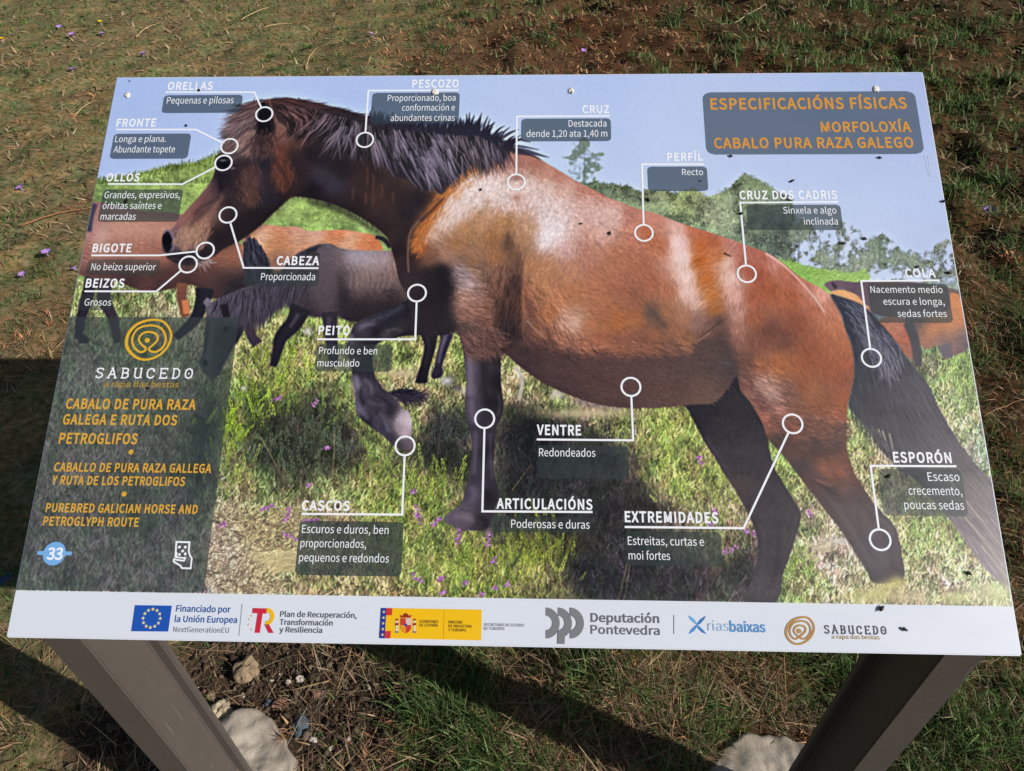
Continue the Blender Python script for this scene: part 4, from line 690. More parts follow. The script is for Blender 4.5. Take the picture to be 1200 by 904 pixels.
def lump(rng, r, sub=2, amp=.25, flat=1.0, freq=2.2):
    bm = bmesh.new(); bmesh.ops.create_icosphere(bm, subdivisions=sub, radius=1.0)
    o = rng.uniform(0, 50, 3)
    for v in bm.verts:
        p = np.array(v.co) * freq + o
        k = 1 + amp * (float(wn(p[0], p[1], 1.0, 1)) * .6 + float(wn(p[1], p[2], .6, 2)) * .3 + float(wn(p[2], p[0], .33, 3)) * .15)
        v.co = Vector((v.co.x * r[0] * k, v.co.y * r[1] * k, v.co.z * r[2] * k))
    return bm
def bm_mesh(bm, smooth=False):
    me = bpy.data.meshes.new('m')
    for f in bm.faces: f.smooth = smooth
    bm.to_mesh(me); bm.free(); return me
def crumbs():
    V = []; F = []; o = 0
    bm = bmesh.new(); bmesh.ops.create_icosphere(bm, subdivisions=1, radius=1.0); bv = np.array([v.co[:] for v in bm.verts]); bf = np.array([[v.index for v in f.verts] for f in bm.faces]); bm.free()
    n = 9000; x = GR.normal(-.56, .26, n); y = GR.normal(.27, .17, n); k = (soil(x, y) > .15) & off_foot(x, y); x, y = x[k], y[k]; n = len(x)
    s = np.minimum(np.exp(GR.normal(math.log(.0022), .62, n)), .011); P = bv[None] * s[:, None, None] * GR.uniform(.45, 1.35, (n, 1, 3)) * (1 + GR.normal(0, .28, (n, len(bv), 1)))
    P += np.c_[x, y, hgt(x, y) + s * .2][:, None]; F = (bf[None] + (np.arange(n) * len(bv))[:, None, None]).reshape(-1, 3)
    me = mesh_np(P.reshape(-1, 3), F)
    c = mixcol([(.085, .060, .043), (.050, .036, .027), (.14, .105, .078), (.34, .29, .24), (.13, .065, .045)], [5, 4, 3, .4, .4], n); colour_attr(me, 'tint', np.repeat(c[:, None], len(bv), 1).reshape(-1, 3))
    tag(link('soil_crumbs', me, None, [attr_mat('crumbly_soil', 'tint', .95, .1)]), 'crumbly dark soil and grit around the left footing', None, None, 'stuff')
crumbs()

# ================================================================ concrete footings
def concrete_mat():
    t = NT('rough_concrete'); co = t.n('ShaderNodeTexCoord')
    a = t.n('ShaderNodeTexNoise'); a.inputs['Scale'].default_value = 14; a.inputs['Detail'].default_value = 8; t.l(co.outputs['Object'], a.inputs['Vector'])
    r = t.n('ShaderNodeValToRGB'); e = r.color_ramp.elements; e[0].position = .3; e[0].color = (.34, .285, .22, 1); e[1].position = .7; e[1].color = (.62, .545, .45, 1); t.l(a.outputs['Fac'], r.inputs[0])
    v = t.n('ShaderNodeTexVoronoi', feature='DISTANCE_TO_EDGE'); v.inputs['Scale'].default_value = 9; t.l(co.outputs['Object'], v.inputs['Vector'])
    g = t.n('ShaderNodeTexNoise'); g.inputs['Scale'].default_value = 220; g.inputs['Detail'].default_value = 3; t.l(co.outputs['Object'], g.inputs['Vector'])
    m = t.n('ShaderNodeMix', data_type='RGBA', blend_type='MULTIPLY'); m.inputs['Factor'].default_value = .35; t.l(r.outputs[0], m.inputs['A']); t.l(g.outputs['Fac'], m.inputs['B']); t.l(m.outputs['Result'], t.b.inputs['Base Color'])
    b = t.n('ShaderNodeBump'); b.inputs['Strength'].default_value = .9; b.inputs['Distance'].default_value = .007; t.l(a.outputs['Fac'], b.inputs['Height'])
    b2 = t.n('ShaderNodeBump'); b2.inputs['Strength'].default_value = .4; b2.inputs['Distance'].default_value = .0015; t.l(g.outputs['Fac'], b2.inputs['Height']); t.l(b.outputs[0], b2.inputs['Normal']); t.l(b2.outputs[0], t.b.inputs['Normal'])
    t.set(Roughness=.9, Specular_IOR_Level=.2); return t.m
CONC = concrete_mat()
def footing(cx, cy, r, seed, label):
    rng = np.random.default_rng(seed); nr, na = 26, 96; V = []; F = []
    ph = rng.uniform(0, 6.28, 5); am = rng.uniform(.012, .045, 5)
    for i in range(nr + 1):
        q = i / nr
        for j in range(na):
            a = j / na * 2 * math.pi; rr = r * (1 + sum(am[k] * math.sin((k + 1) * a + ph[k]) for k in range(5)) * q + .02 * float(wn(math.cos(a) * 3 + seed, math.sin(a) * 3, .35, 23)) * q)
            x = cx + rr * q * math.cos(a); y = cy + rr * q * math.sin(a)
            z = .019 - .008 * q ** 2 + .006 * float(wn(x, y, .07, 20)) + .0035 * float(wn(x, y, .022, 21)) + .0012 * float(wn(x, y, .008, 22)) - (.045 * sstep(.93, 1.0, np.array(q)))
            V.append((x - cx, y - cy, float(z)))
    for i in range(nr):
        for j in range(na): F.append((i * na + j, (i + 1) * na + j, (i + 1) * na + (j + 1) % na, i * na + (j + 1) % na))
    me = mesh_np(V, F); me.polygons.foreach_set('use_smooth', np.ones(len(F), bool))
    o = link('concrete_footing', me, None, [CONC]); o.location = (cx, cy, 0)
    return tag(o, label, 'footing', 'concrete footings of the sign')
footing(*FOOT[0], 5, 'round grey concrete footing in bare soil under the left sign leg')
footing(*FOOT[1], 9, 'pale concrete footing in grass under the right sign leg, half shaded')

# ================================================================ the information board
TH = math.radians(33.43); HB = 0.83; BW, BH = 1.2, 0.8
BO = np.array([-.6, 0, HB]); BX = np.array([1., 0, 0]); BY = np.array([0, math.cos(TH), math.sin(TH)]); BN = np.array([0, -math.sin(TH), math.cos(TH)])
def uv(px, py):
    """where a measured point of the photograph lies on the board, in metres from its lower left corner"""
    v = CAM_ROT @ np.array([(px - 600) / 815.0, (452 - py) / 815.0, -1.0]); c = np.array(CAM_LOC) - BO
    s = -(c @ BN) / (v @ BN); p = c + s * v; return np.array([p @ BX, p @ BY])
def px_of(U, V):
    """the inverse, for arrays"""
    P = BO + np.outer(U, BX) + np.outer(V, BY) - np.array(CAM_LOC); Q = P @ CAM_ROT
    return 600 + 815 * Q[:, 0] / -Q[:, 2], 452 - 815 * Q[:, 1] / -Q[:, 2]
sign = bpy.data.objects.new('information_sign', None); COL.objects.link(sign); sign.location = (0, .06, 0)
tag(sign, 'sloping outdoor information board about horses on two brown metal legs', 'information sign')
BMAT = Matrix.Translation(BO) @ Matrix.Rotation(TH, 4, 'X')
def board_part(name, me, mats, parent=None):
    """a part whose mesh is in board coordinates (x right, y up the slope, z out of the board)"""
    o = link(name, me, parent or sign, mats)
    if parent is None: o.matrix_local = Matrix.Translation((0, -.06, 0)) @ BMAT
    return o
def slab(u0, v0, u1, v1, z0, z1, bev):
    bm = bmesh.new(); bmesh.ops.create_cube(bm, size=1)
    for v in bm.verts: v.co = ((u0 + u1) / 2 + v.co.x * (u1 - u0), (v0 + v1) / 2 + v.co.y * (v1 - v0), (z0 + z1) / 2 + v.co.z * (z1 - z0))
    bmesh.ops.bevel(bm, geom=bm.edges[:], offset=bev, segments=3, affect='EDGES'); return bm_mesh(bm)
WHITE = plain('white_laminate', (217, 223, 235), GLOSS, PSPEC, .01, 30)
panel = board_part('panel', slab(0, 0, BW, BH, -.010, 0, .0016), [WHITE])
# --- the printed photograph, painted above
PRINT = paint_print()
PAPER = attr_mat('printed_laminate', 'print', GLOSS, PSPEC, .10, 1500)
def smudges(m):
    """dusty, wiped film: the gloss varies in soft streaks"""
    nt = m.node_tree; co = nt.nodes.new('ShaderNodeTexCoord'); mp = nt.nodes.new('ShaderNodeMapping'); mp.inputs['Scale'].default_value = (1.0, 3.2, 1.0); mp.inputs['Rotation'].default_value = (0, 0, .5)
    nz = nt.nodes.new('ShaderNodeTexNoise'); nz.inputs['Scale'].default_value = 5; nz.inputs['Detail'].default_value = 7; nz.inputs['Roughness'].default_value = .62
    mr = nt.nodes.new('ShaderNodeMapRange'); mr.inputs['From Min'].default_value = .3; mr.inputs['From Max'].default_value = .7; mr.inputs['To Min'].default_value = .27; mr.inputs['To Max'].default_value = .46
    nt.links.new(co.outputs['Object'], mp.inputs[0]); nt.links.new(mp.outputs[0], nz.inputs['Vector']); nt.links.new(nz.outputs['Fac'], mr.inputs[0]); nt.links.new(mr.outputs[0], nt.nodes['Principled BSDF'].inputs['Roughness'])
smudges(PAPER); smudges(WHITE)
GAIN, LIFT = 1.0, 0.0
def sample(U, V):
    x, y = px_of(U, V); x = np.clip(x - .5, 0, PW - 1.01); y = np.clip(y - PY - .5, 0, PH - 1.01)
    x0 = x.astype(int); y0 = y.astype(int); fx = (x - x0)[:, None]; fy = (y - y0)[:, None]
    return (PRINT[y0, x0] * (1 - fx) + PRINT[y0, x0 + 1] * fx) * (1 - fy) + (PRINT[y0 + 1, x0] * (1 - fx) + PRINT[y0 + 1, x0 + 1] * fx) * fy
def toalb(c): return np.clip(lin(c * 255) * GAIN - LIFT, .0015, .9)
STRIP = float(uv(600, 700.5)[1]) ; STRIP = (uv(17, 692)[1] + uv(1192, 711)[1]) / 2
def grid(u0, u1, v0, v1, n, m, z, shade=None):
    U, V = np.meshgrid(np.linspace(u0, u1, n), np.linspace(v0, v1, m)); i = np.arange(n * (m - 1)).reshape(m - 1, n)[:, :-1].ravel()
    me = mesh_np(np.c_[U.ravel(), V.ravel(), np.full(U.size, z)], np.c_[i, i + 1, i + n + 1, i + n])
    colour_attr(me, 'print', toalb(sample(U.ravel(), V.ravel()))); return me
ED = .0022
picture = board_part('printed_picture', grid(ED, BW - ED, STRIP, BH - ED, 1400, 810, .0003), [PAPER])
picture['label'] = 'printed photograph of a bay horse walking over heath with other horses'
def tinted(quad, z, radius, tint, alpha, name, parent=None, step=.0012):
    """a printed translucent-looking plate: rows of quads, rounded corners, picture mixed with the tint"""
    q = [uv(*p) for p in quad]; u0 = (q[0][0] + q[3][0]) / 2; u1 = (q[1][0] + q[2][0]) / 2; v1 = (q[0][1] + q[1][1]) / 2; v0 = (q[2][1] + q[3][1]) / 2
    u0 = max(u0, ED)
    rows = np.unique(np.r_[np.linspace(v0, v0 + radius, 7), np.linspace(v0 + radius, v1 - radius, max(2, int((v1 - v0) / step))), np.linspace(v1 - radius, v1, 7)]) if radius else np.linspace(v0, v1, max(2, int((v1 - v0) / step)))
    n = max(4, int((u1 - u0) / step)); U = []; V = []
    for v in rows:
        dy = max(0, (v0 + radius) - v, v - (v1 - radius)) if radius else 0; ins = radius - math.sqrt(max(0, radius ** 2 - dy ** 2)) if radius else 0
        U.append(np.linspace(u0 + ins, u1 - ins, n)); V.append(np.full(n, v))
    U = np.concatenate(U); V = np.concatenate(V); m = len(rows); i = np.arange(n * (m - 1)).reshape(m - 1, n)[:, :-1].ravel()
    me = mesh_np(np.c_[U, V, np.full(len(U), z)], np.c_[i, i + 1, i + n + 1, i + n])
    c = sample(U, V) * (1 - alpha) + np.array(tint) / 255.0 * alpha; colour_attr(me, 'print', toalb(c))
    return board_part(name, me, [PAPER], parent)

# --- lettering
def load_font():
    try:
        p = os.path.join(bpy.utils.system_resource('DATAFILES', path='fonts'), 'Noto Sans CJK Regular.woff2')
        return bpy.data.fonts.load(p) if os.path.exists(p) else None
    except Exception: return None
FONT = load_font()
def text_mesh(body, bold, space=1.0):
    c = bpy.data.curves.new('lettering', 'FONT'); c.body = body; c.space_character = space; c.offset = bold; c.resolution_u = 3
    if FONT: c.font = FONT
    o = bpy.data.objects.new('lettering', c); me = bpy.data.meshes.new_from_object(o)
    V = np.zeros(len(me.vertices) * 3); me.vertices.foreach_get('co', V); F = [tuple(p.vertices) for p in me.polygons]; bpy.data.objects.remove(o); bpy.data.curves.remove(c); bpy.data.meshes.remove(me)
    return V.reshape(-1, 3)[:, :2], F
_h = text_mesh('H', 0)[0]; CAP = _h[:, 1].max() - _h[:, 1].min(); HB0 = _h[:, 1].min()
class Ink:
    """collects flat printed shapes (lettering, lines, rings, discs) into one mesh, several inks"""
    def __init__(s, z): s.V = []; s.F = []; s.M = []; s.mats = []; s.z = z; s.lay = 0
    def mi(s, rgb):
        m = ink(rgb)
        if m not in s.mats: s.mats.append(m)
        return s.mats.index(m)
    def add(s, P, F, rgb, dz=0.0):
        o = len(s.V); s.V += [(p[0], p[1], s.z + dz) for p in P]; k = s.mi(rgb)
        for f in F: s.F.append([i + o for i in f]); s.M.append(k)
    def text(s, body, xl, xr, yb, cap, rgb, bold=0.0, dz=0.0, space=1.0, shear=0.0):
        a = uv(xl, yb); b = uv(xr, yb); h = uv(xl, yb - cap)[1] - a[1]
        P, F = text_mesh(body, bold, space); x0, x1 = P[:, 0].min(), P[:, 0].max()
        X = (P[:, 0] - x0) / (x1 - x0) * (b[0] - a[0]) + a[0]; Y = (P[:, 1] - HB0) / CAP * h
        s.add(np.c_[X + Y * shear, Y + a[1]], F, rgb, dz)
    def line(s, pts, w, rgb, closed=False, raw=False, dz=0.0, cut=None):
        P = np.array(pts if raw else [uv(*p) for p in pts], float)
        if cut is not None:      # stop at the ring's edge
            d = P[-2] - P[-1]; P[-1] = P[-1] + d / np.linalg.norm(d) * cut
        n = len(P); L = []; R = []; W = w if hasattr(w, '__len__') else [w] * n
        for i in range(n):
            a = P[i] - P[i - 1] if (i > 0 or closed) else None; b = P[(i + 1) % n] - P[i] if (i < n - 1 or closed) else None
            a = a if a is not None else b; b = b if b is not None else a
            a = a / np.linalg.norm(a); b = b / np.linalg.norm(b); na = np.array([-a[1], a[0]]); nb = np.array([-b[1], b[0]]); m = na + nb; m /= max(np.linalg.norm(m), 1e-6)
            k = W[i] / 2 / max(.35, m @ na); L.append(P[i] + m * k); R.append(P[i] - m * k)
        V = L + R; F = [[i, n + i, n + (i + 1) % n, (i + 1) % n] for i in range(n if closed else n - 1)]
        s.add(V, F, rgb, dz)
    def ring(s, c, r, w, rgb, n=40, dz=0.0):
        t = np.linspace(0, 2 * math.pi, n, endpoint=False); d = np.c_[np.cos(t), np.sin(t)]; V = np.vstack([c + d * (r - w / 2), c + d * (r + w / 2)])
        s.add(V, [[i, n + i, n + (i + 1) % n, (i + 1) % n] for i in range(n)], rgb, dz)
    def disc(s, c, r, rgb, n=24, dz=0.0, ry=None):
        t = np.linspace(0, 2 * math.pi, n, endpoint=False); s.add(np.c_[c[0] + r * np.cos(t), c[1] + (ry or r) * np.sin(t)], [list(range(n))], rgb, dz)
    def poly(s, P, rgb, dz=0.0): s.add(P, [list(range(len(P)))], rgb, dz)
    def pxpoly(s, P, rgb, dz=0.0): s.poly([uv(*p) for p in P], rgb, dz)
    def star(s, c, r, rgb, dz=0.0):
        t = [math.pi / 2 + k * math.pi / 5 for k in range(10)]; s.poly([(c[0] + math.cos(a) * r * (1 if k % 2 == 0 else .42), c[1] + math.sin(a) * r * (1 if k % 2 == 0 else .42)) for k, a in enumerate(t)], rgb, dz)
    def build(s, name, parent=None):
        me = bpy.data.meshes.new(name); me.from_pydata(s.V, [], s.F); o = board_part(name, me, s.mats, parent)
        me.polygons.foreach_set('material_index', np.array(s.M, np.int32)); me.update(); return o
W_ = (240, 243, 250); GOLD = (220, 168, 58); ORG = (212, 150, 58)
PLATE_T, PLATE_A = (50, 64, 78), .70
RR = .0122; LW = .0026
def callout(label, head, line, ring, plate, caps, ptint=PLATE_T, pa=PLATE_A, rad=.006):
    """head = (text, xl, xr, baseline, cap); line ends at the ring centre; caps = caption lines"""
    c = uv(*ring); k = Ink(.00052); k.line(list(line) + [ring], LW, W_, cut=RR + .0008); k.ring(c, RR, LW, W_)
    root = k.build('callout'); root['label'] = label
    h = Ink(.00052); h.text(*head, W_, .012, 0.0, 1.06); h.build('heading', root)
    if plate: tinted(plate, .0004, rad, ptint, pa, 'caption_plate', root)
    t = Ink(.00052)
    for q in caps: t.text(*q, W_)
    t.build('caption', root); return root
MEAD = (50, 60, 62)
callout('callout on the ear', ('ORELLAS', 196, 249, 105.7, 8.7), [(194, 108.5), (298.3, 108.6)], (309.8, 134.3), [(192.5, 111.5), (285, 112), (282, 132.8), (189.5, 132.7)], [('Pequenas e pilosas', 195.3, 273.5, 122, 7.7)])
callout('callout on the forehead', ('FRONTE', 136, 182.3, 148.7, 8.7), [(136, 152.3), (229.3, 152.3)], (269, 171.7), [(133.3, 157), (224.3, 157), (220, 186.3), (129, 186.7)], [('Longa e plana.', 134.7, 194.3, 167, 7.3), ('Abundante topete', 133, 204.7, 179.2, 7.6)])
callout('callout on the eye', ('OLLOS', 124.3, 163.3, 212.7, 8.7), [(126.7, 216), (214, 216.3)], (262, 191.3), [(120.7, 222.3), (214.3, 222.3), (210, 260.3), (115, 260.3)], [('Grandes, expresivos,', 122, 210.7, 232.7, 7.8), ('órbitas saíntes e', 120, 189, 245.3, 7.8), ('marcadas', 117.7, 158.7, 258, 7.8)], MEAD, .66)
callout('callout on the upper lip', ('BIGOTE', 108, 153.7, 295.7, 9.3), [(107.3, 299.7), (186.7, 299.7)], (240.7, 294), [(104, 304.5), (189, 304.5), (186, 322.5), (100, 322.5)], [('No beizo superior', 106.7, 182.3, 317, 8)], MEAD, .45)
callout('callout on the lips', ('BEIZOS', 100, 145.3, 337, 9.7), [(99.3, 341.7), (183.3, 342)], (220.7, 310.3), [(95, 345.5), (134, 345.5), (131, 364), (90, 364)], [('Grosos', 98.7, 130, 358.5, 8)], MEAD, .5)
callout('callout on the head', ('CABEZA', 324, 374, 310.7, 9.7), [(373.3, 314.7), (285.7, 314.3)], (267.3, 252.3), [(287, 317), (374.5, 317), (373.5, 336), (284.5, 336)], [('Proporcionada', 305.7, 369, 328.7, 8.3)], MEAD, .62)
callout('callout on the neck', ('PESCOZO', 482.7, 537.3, 103, 8.7), [(537.7, 106), (431.7, 106.7)], (427.7, 164.3), [(436, 109), (538.7, 109), (537.7, 145.7), (434.3, 145)], [('Proporcionado, boa', 454.3, 533.7, 119, 7.3), ('conformación e', 471, 533, 130.3, 7.3), ('abundantes crinas', 457.7, 532.7, 142.3, 7.3)])
callout('callout on the withers', ('CRUZ', 682.3, 714, 133, 8.7), [(714.7, 136.3), (605.7, 137)], (605, 213.7), [(611, 139.3), (715.7, 139.3), (716.3, 166), (610.3, 166)], [('Destacada', 666.3, 710.7, 149, 7.7), ('dende 1,20 ata 1,40 m', 617, 711.7, 161, 7.7)])
callout('callout on the back', ('PERFÍL', 781.7, 823.7, 188.7, 8.7), [(824.7, 193), (752.2, 193)], (754.5, 273.3), [(758, 195.8), (828.3, 195.3), (830, 224.2), (759.7, 224.5)], [('Recto', 799.3, 824, 205.7, 7.2)])
callout('callout on the croup', ('CRUZ DOS CADRIS', 866.7, 981.3, 233.7, 9.4), [(982.3, 237), (867.3, 238)], (875, 321.3), [(874, 240.3), (984.3, 240.3), (988.3, 269.7), (876.3, 270.3)], [('Sinxela e algo', 918, 980.3, 250.7, 7.7), ('inclinada', 942.3, 982, 263.7, 7.8)], MEAD, .66)
callout('callout on the tail', ('COLA', 1061, 1096.7, 325, 9.3), [(1101, 329), (1009, 329.7)], (1021, 419.7), [(1015, 332.5), (1110, 332.5), (1116.7, 378.3), (1024, 379)], [('Nacemento medio', 1020.3, 1104.7, 343.5, 7.8), ('escura e longa,', 1035.3, 1107, 357.5, 7.8), ('sedas fortes', 1052, 1109.7, 371.7, 7.8)], MEAD, .66)
callout('callout on the chest', ('PEITO', 373, 409.7, 392.5, 10), [(371.7, 398), (486.7, 398)], (488.7, 343.8), [(371, 403.7), (460, 404), (459, 435.8), (369.2, 435.8)], [('Profundo e ben', 373.7, 442, 415.3, 8.3), ('musculado', 371.7, 421, 429.7, 8.3)], MEAD, .6)
callout('callout on the belly', ('VENTRE', 629, 681, 509.7, 11.3), [(629, 515.3), (742, 516.3)], (739.3, 453.7), [(630, 522), (736.7, 522.3), (737.3, 562), (629, 561)], [('Redondeados', 631.7, 697.7, 535, 9.3)], MEAD, .6)
callout('callout on the fore leg joint', ('ARTICULACIÓNS', 581.7, 694.3, 596, 11.5), [(694.3, 600.3), (565.3, 599.5)], (568, 491), [(574, 605), (693, 606), (693, 624), (572, 624)], [('Poderosas e duras', 599, 691, 618.7, 9.5)], MEAD, .6)
callout('callout on the hoof', ('CASCOS', 353.3, 409.7, 598, 11), [(353.3, 602.5), (471.3, 603.3)], (474.8, 522.8), [(350.8, 610.8), (473.3, 611.7), (470, 675.3), (346.2, 674.7)], [('Escuros e duros, ben', 353.7, 455.3, 624.7, 9.5), ('proporcionados,', 352, 429, 641.3, 9.5), ('pequenos e redondos', 350.3, 455.8, 658, 9.5)], MEAD, .74)
callout('callout on the hind leg', ('EXTREMIDADES', 732.2, 842, 611.7, 12), [(732, 617.8), (871.3, 619.2)], (928.7, 497), [(734, 623), (845, 623.5), (847, 664), (731, 663)], [('Estreitas, curtas e', 735.8, 825, 638.7, 9.7), ('moi fortes', 736.7, 785.3, 655.8, 9.7)], MEAD, .62)
callout('callout on the spur of the hind leg', ('ESPORÓN', 1047.2, 1115.3, 542, 11.7), [(1120.5, 546.7), (1020, 546.2)], (1031.2, 632.7), [(1028.5, 550), (1126, 550), (1135, 605), (1035, 605)], [('Escaso', 1087.5, 1124.7, 563.8, 10), ('crecemento,', 1065, 1127.5, 580, 10), ('poucas sedas', 1060, 1130, 596.7, 10)], MEAD, .6)
# --- the title
tp = tinted([(823.5, 108.5), (1074, 107.3), (1081, 180.8), (827, 181.7)], .0004, .012, (72, 86, 104), .78, 'title_plate')
k = Ink(.00052)
for q in (('ESPECIFICACIÓNS FÍSICAS', 832.7, 1063.3, 128.6, 12.4), ('MORFOLOXÍA', 962.3, 1068.3, 155, 11.3), ('CABALO PURA RAZA GALEGO', 837, 1071, 174, 11.6)): k.text(*q, ORG, .0115, 0.0, 1.05)
k.build('title_lettering', tp)
# --- the dark side panel
side = tinted([(60, 371), (278.5, 373), (241, 694), (10, 692)], .0004, 0, (56, 66, 68), .64, 'sidebar')
def sidebar_fix():
    pass
def curve(pts, closed=True, seg=6): return spline(pts, closed, seg)
def emblem(k, f, rgb, w, wide):
    """the ringed rock carving: f maps the drawing's coordinates to the photograph"""
    o = [(470,250),(490,180),(550,120),(640,92),(720,100),(770,150),(785,210),(760,280),(700,340),(620,370),(550,360),(490,310)]
    i = [(560,315),(520,275),(513,215),(555,152),(640,130),(712,150),(746,210),(735,270),(690,312),(645,314),(630,292),(660,265),(690,228),(677,190),(622,176),(576,194),(558,232),(580,268),(606,290),(594,312)]
    P = np.array([uv(*f(p)) for p in curve(o)]); n = len(P); ww = [w * (1 + wide * max(0, math.cos(2 * math.pi * (q / n) - .2))) for q in range(n)]
    k.line(P, ww, rgb, True, True); k.line([uv(*f(p)) for p in curve(i)], w * .95, rgb, True, True); k.disc(uv(*f((617, 235))), w * 1.15, rgb)
LETTERS = {  # slab letters drawn as strokes in a 10 x 14 cell
 'S': [[(8.5,11),(8,13.2),(5,14),(2.2,12.8),(1.8,10),(4,7.8),(7,6.4),(8.4,4),(7.4,1.2),(4.6,0),(2,1),(1.5,3.2)]],
 'A': [[(1,0),(5,14),(9,0)],[(2.4,5),(7.6,5)],[(-.4,0),(2.6,0)],[(7.4,0),(10.4,0)],[(3.2,14),(5,14)]],
 'B': [[(2.4,0),(2.4,14)],[(1,14),(5.5,14),(8,12.6),(8,9),(5.6,7.3),(2.4,7.3)],[(5.6,7.3),(8.6,5.6),(8.6,1.8),(6,0),(1,0)]],
 'U': [[(.6,14),(3.2,14)],[(2,14),(2,3),(3.4,.5),(6,0),(8,1.5),(8.4,4),(8.4,14)],[(6.6,14),(9.4,14)],[(8.4,2),(9.8,0)]],
 'C': [[(8.6,10.5),(8,13),(5.2,14),(2.2,12),(1.4,7),(2.2,2),(5.2,0),(8,1.2),(8.9,3.6)],[(7.2,10.2),(9.6,10.6)]],
 'E': [[(9,11.4),(9,14),(1,14)],[(2.4,14),(2.4,0)],[(2.4,7.2),(7,7.2)],[(7,5.8),(7,8.6)],[(1,0),(9.2,0),(9.2,2.8)]],
 'D': [[(2.4,0),(2.4,14)],[(1,14),(5.6,14),(8.4,11),(8.6,7),(8.2,3),(5.4,0),(1,0)]],
 'O': [[(5,0),(2,2),(1.2,7),(2,12),(5,14),(8,12),(8.8,7),(8,2),(5,0)]]}
def slab_word(k, word, xl, xr, yb, cap, w, rgb):
    a = uv(xl, yb); b = uv(xr, yb); h = uv(xl, yb - cap)[1] - a[1]; adv = (b[0] - a[0]) / (len(word) - .28)
    for i, c in enumerate(word):
        for j, st in enumerate(LETTERS[c]): k.line([(a[0] + (i + p[0] / 10 * .72) * adv, a[1] + p[1] / 14 * h) for p in st], w, rgb, raw=True, dz=j * .00004)
    k.disc((a[0] + (len(word) - 1 + .36) * adv, a[1] + h * .5), w * .6, rgb, 10)
k = Ink(.00052); emblem(k, lambda p: (70 + p[0] / 6, 360 + p[1] / 6), (226, 176, 44), .0030, .45); e = k.build('emblem', side); e['label'] = 'yellow emblem of rings around a dot'
k = Ink(.00052); slab_word(k, 'SABUCEDO', 110.8, 226.2, 443, 11.2, .0019, W_); k.text('a rapa das bestas', 121.7, 209.7, 453.7, 6.6, (176, 140, 52), .004); k.build('wordmark', side)
k = Ink(.00052)
for q in (('CABALO DE PURA RAZA', 76.7, 229.3, 479, 11.3), ('GALEGA E RUTA DOS', 73.3, 207.3, 497.3, 11.3), ('PETROGLIFOS', 68.7, 160.7, 519.7, 11.8), ('CABALLO DE PURA RAZA GALLEGA', 63, 247.7, 552.3, 9.8), ('Y RUTA DE LOS PETROGLIFOS', 60.3, 216.7, 567.7, 9.8), ('PUREBRED GALICIAN HORSE AND', 53.3, 231.7, 599.9, 9.8), ('PETROGLYPH ROUTE', 50.3, 162.3, 615.7, 9.8)):
    k.text(*q, GOLD, .011, 0.0, 1.05)
for p in ((153.7, 530), (145.7, 579.3)): k.disc(uv(*p), .0032, GOLD, 16)
k.build('route_lettering', side)
k = Ink(.00052); BLUE = (118, 176, 232); k.pxpoly([(44.3, 646), (84.7, 646.6), (84, 651), (43.6, 650.4)], BLUE); k.disc(uv(64, 649), .0142, BLUE, 36, .0001); bd = k.build('number_badge', side)
k = Ink(.0007); k.text('33', 54.5, 73, 655.6, 13.2, W_, .012); k.build('number', bd)
k = Ink(.00052); f = lambda L: [(x / 3, 604 + y / 3) for x, y in L]
k.line(f([(622,130),(622,148),(646,150),(655,150)]), .0018, W_, dz=.00005); k.line(f([(617,150),(621,94),(667,95),(664,128)]), .0022, W_)
k.line(f([(664,126),(668,140),(675,152),(671,187),(640,186),(636,178),(611,163),(612,155),(630,158),(648,160),(650,152)]), .0020, W_, dz=.0001)
for x, y in ((632,112),(652,112),(632,138),(643,126),(652,136)): k.disc(uv(x / 3, 604 + y / 3), .0018, W_, 10, .0001)
ic = k.build('phone_icon', side); ic['label'] = 'white outline icon of a hand holding a phone'

# --- the sponsors in the white strip
GREY = (104, 108, 116)
def seg_arc(c, r0, r1, a0, a1, n=22):
    t = np.radians(np.linspace(a0, a1, n)); o = np.c_[c[0] + r1 * np.cos(t), c[1] + r1 * np.sin(t)]; i = np.c_[c[0] + r0 * np.cos(t), c[1] + r0 * np.sin(t)]
    return np.vstack([o, i]), [[q, q + 1, n + q + 1, n + q] for q in range(n - 1)]
def logo(label): 
    k = Ink(.0004); return k
def g3(L, ox=0, oy=604): return [(ox + x / 3, oy + y / 3) for x, y in L]
k = Ink(.0004); k.pxpoly(g3([(475,316),(605,318),(592,409),(462,408)]), (32, 84, 178)); c = uv(178, 724.8)
for i in range(12): k.star((c[0] + .0105 * math.sin(i * math.pi / 6), c[1] + .0105 * math.cos(i * math.pi / 6)), .0024, (240, 226, 130), .0002)
fl = k.build('european_union_logo'); fl['label'] = 'blue flag with a ring of yellow stars'
k = Ink(.0004); BL = (40, 86, 160)
k.text('Financiado por', 206.3, 270.3, 716.9, 7.3, BL, .007); k.text('la Unión Europea', 204.7, 278, 729, 7.3, BL, .007); k.text('NextGenerationEU', 203, 268.3, 740.8, 6.2, GREY); k.build('logo_lettering', fl)
for q in ([(284, 708), (280.2, 745.7)], [(789.8, 720.7), (789.8, 743.3)]): k = Ink(.0004); k.line(q, .0008, (150, 154, 162)); k.build('divider_line')
RED = (200, 42, 66); YEL = (238, 184, 26)
k = Ink(.0004); k.pxpoly(g3([(889,326),(942,328),(938,346),(924,346),(914,414),(896,413),(906,345),(887,344)]), RED)
a = uv(936 / 3, 604 + 357 / 3); P, F = seg_arc(a, .0052, .0102, -92, 92); k.add(P, F, YEL, .0001); k.pxpoly(g3([(930,384),(946,383),(963,414),(945,414)]), RED, .0001)
for x, y in ((885,353),(876,366),(874,384),(884,402)): k.star(uv(x / 3, 604 + y / 3), .0016, (214, 180, 80))
tr = k.build('recovery_plan_logo'); tr['label'] = 'red and yellow TR monogram'
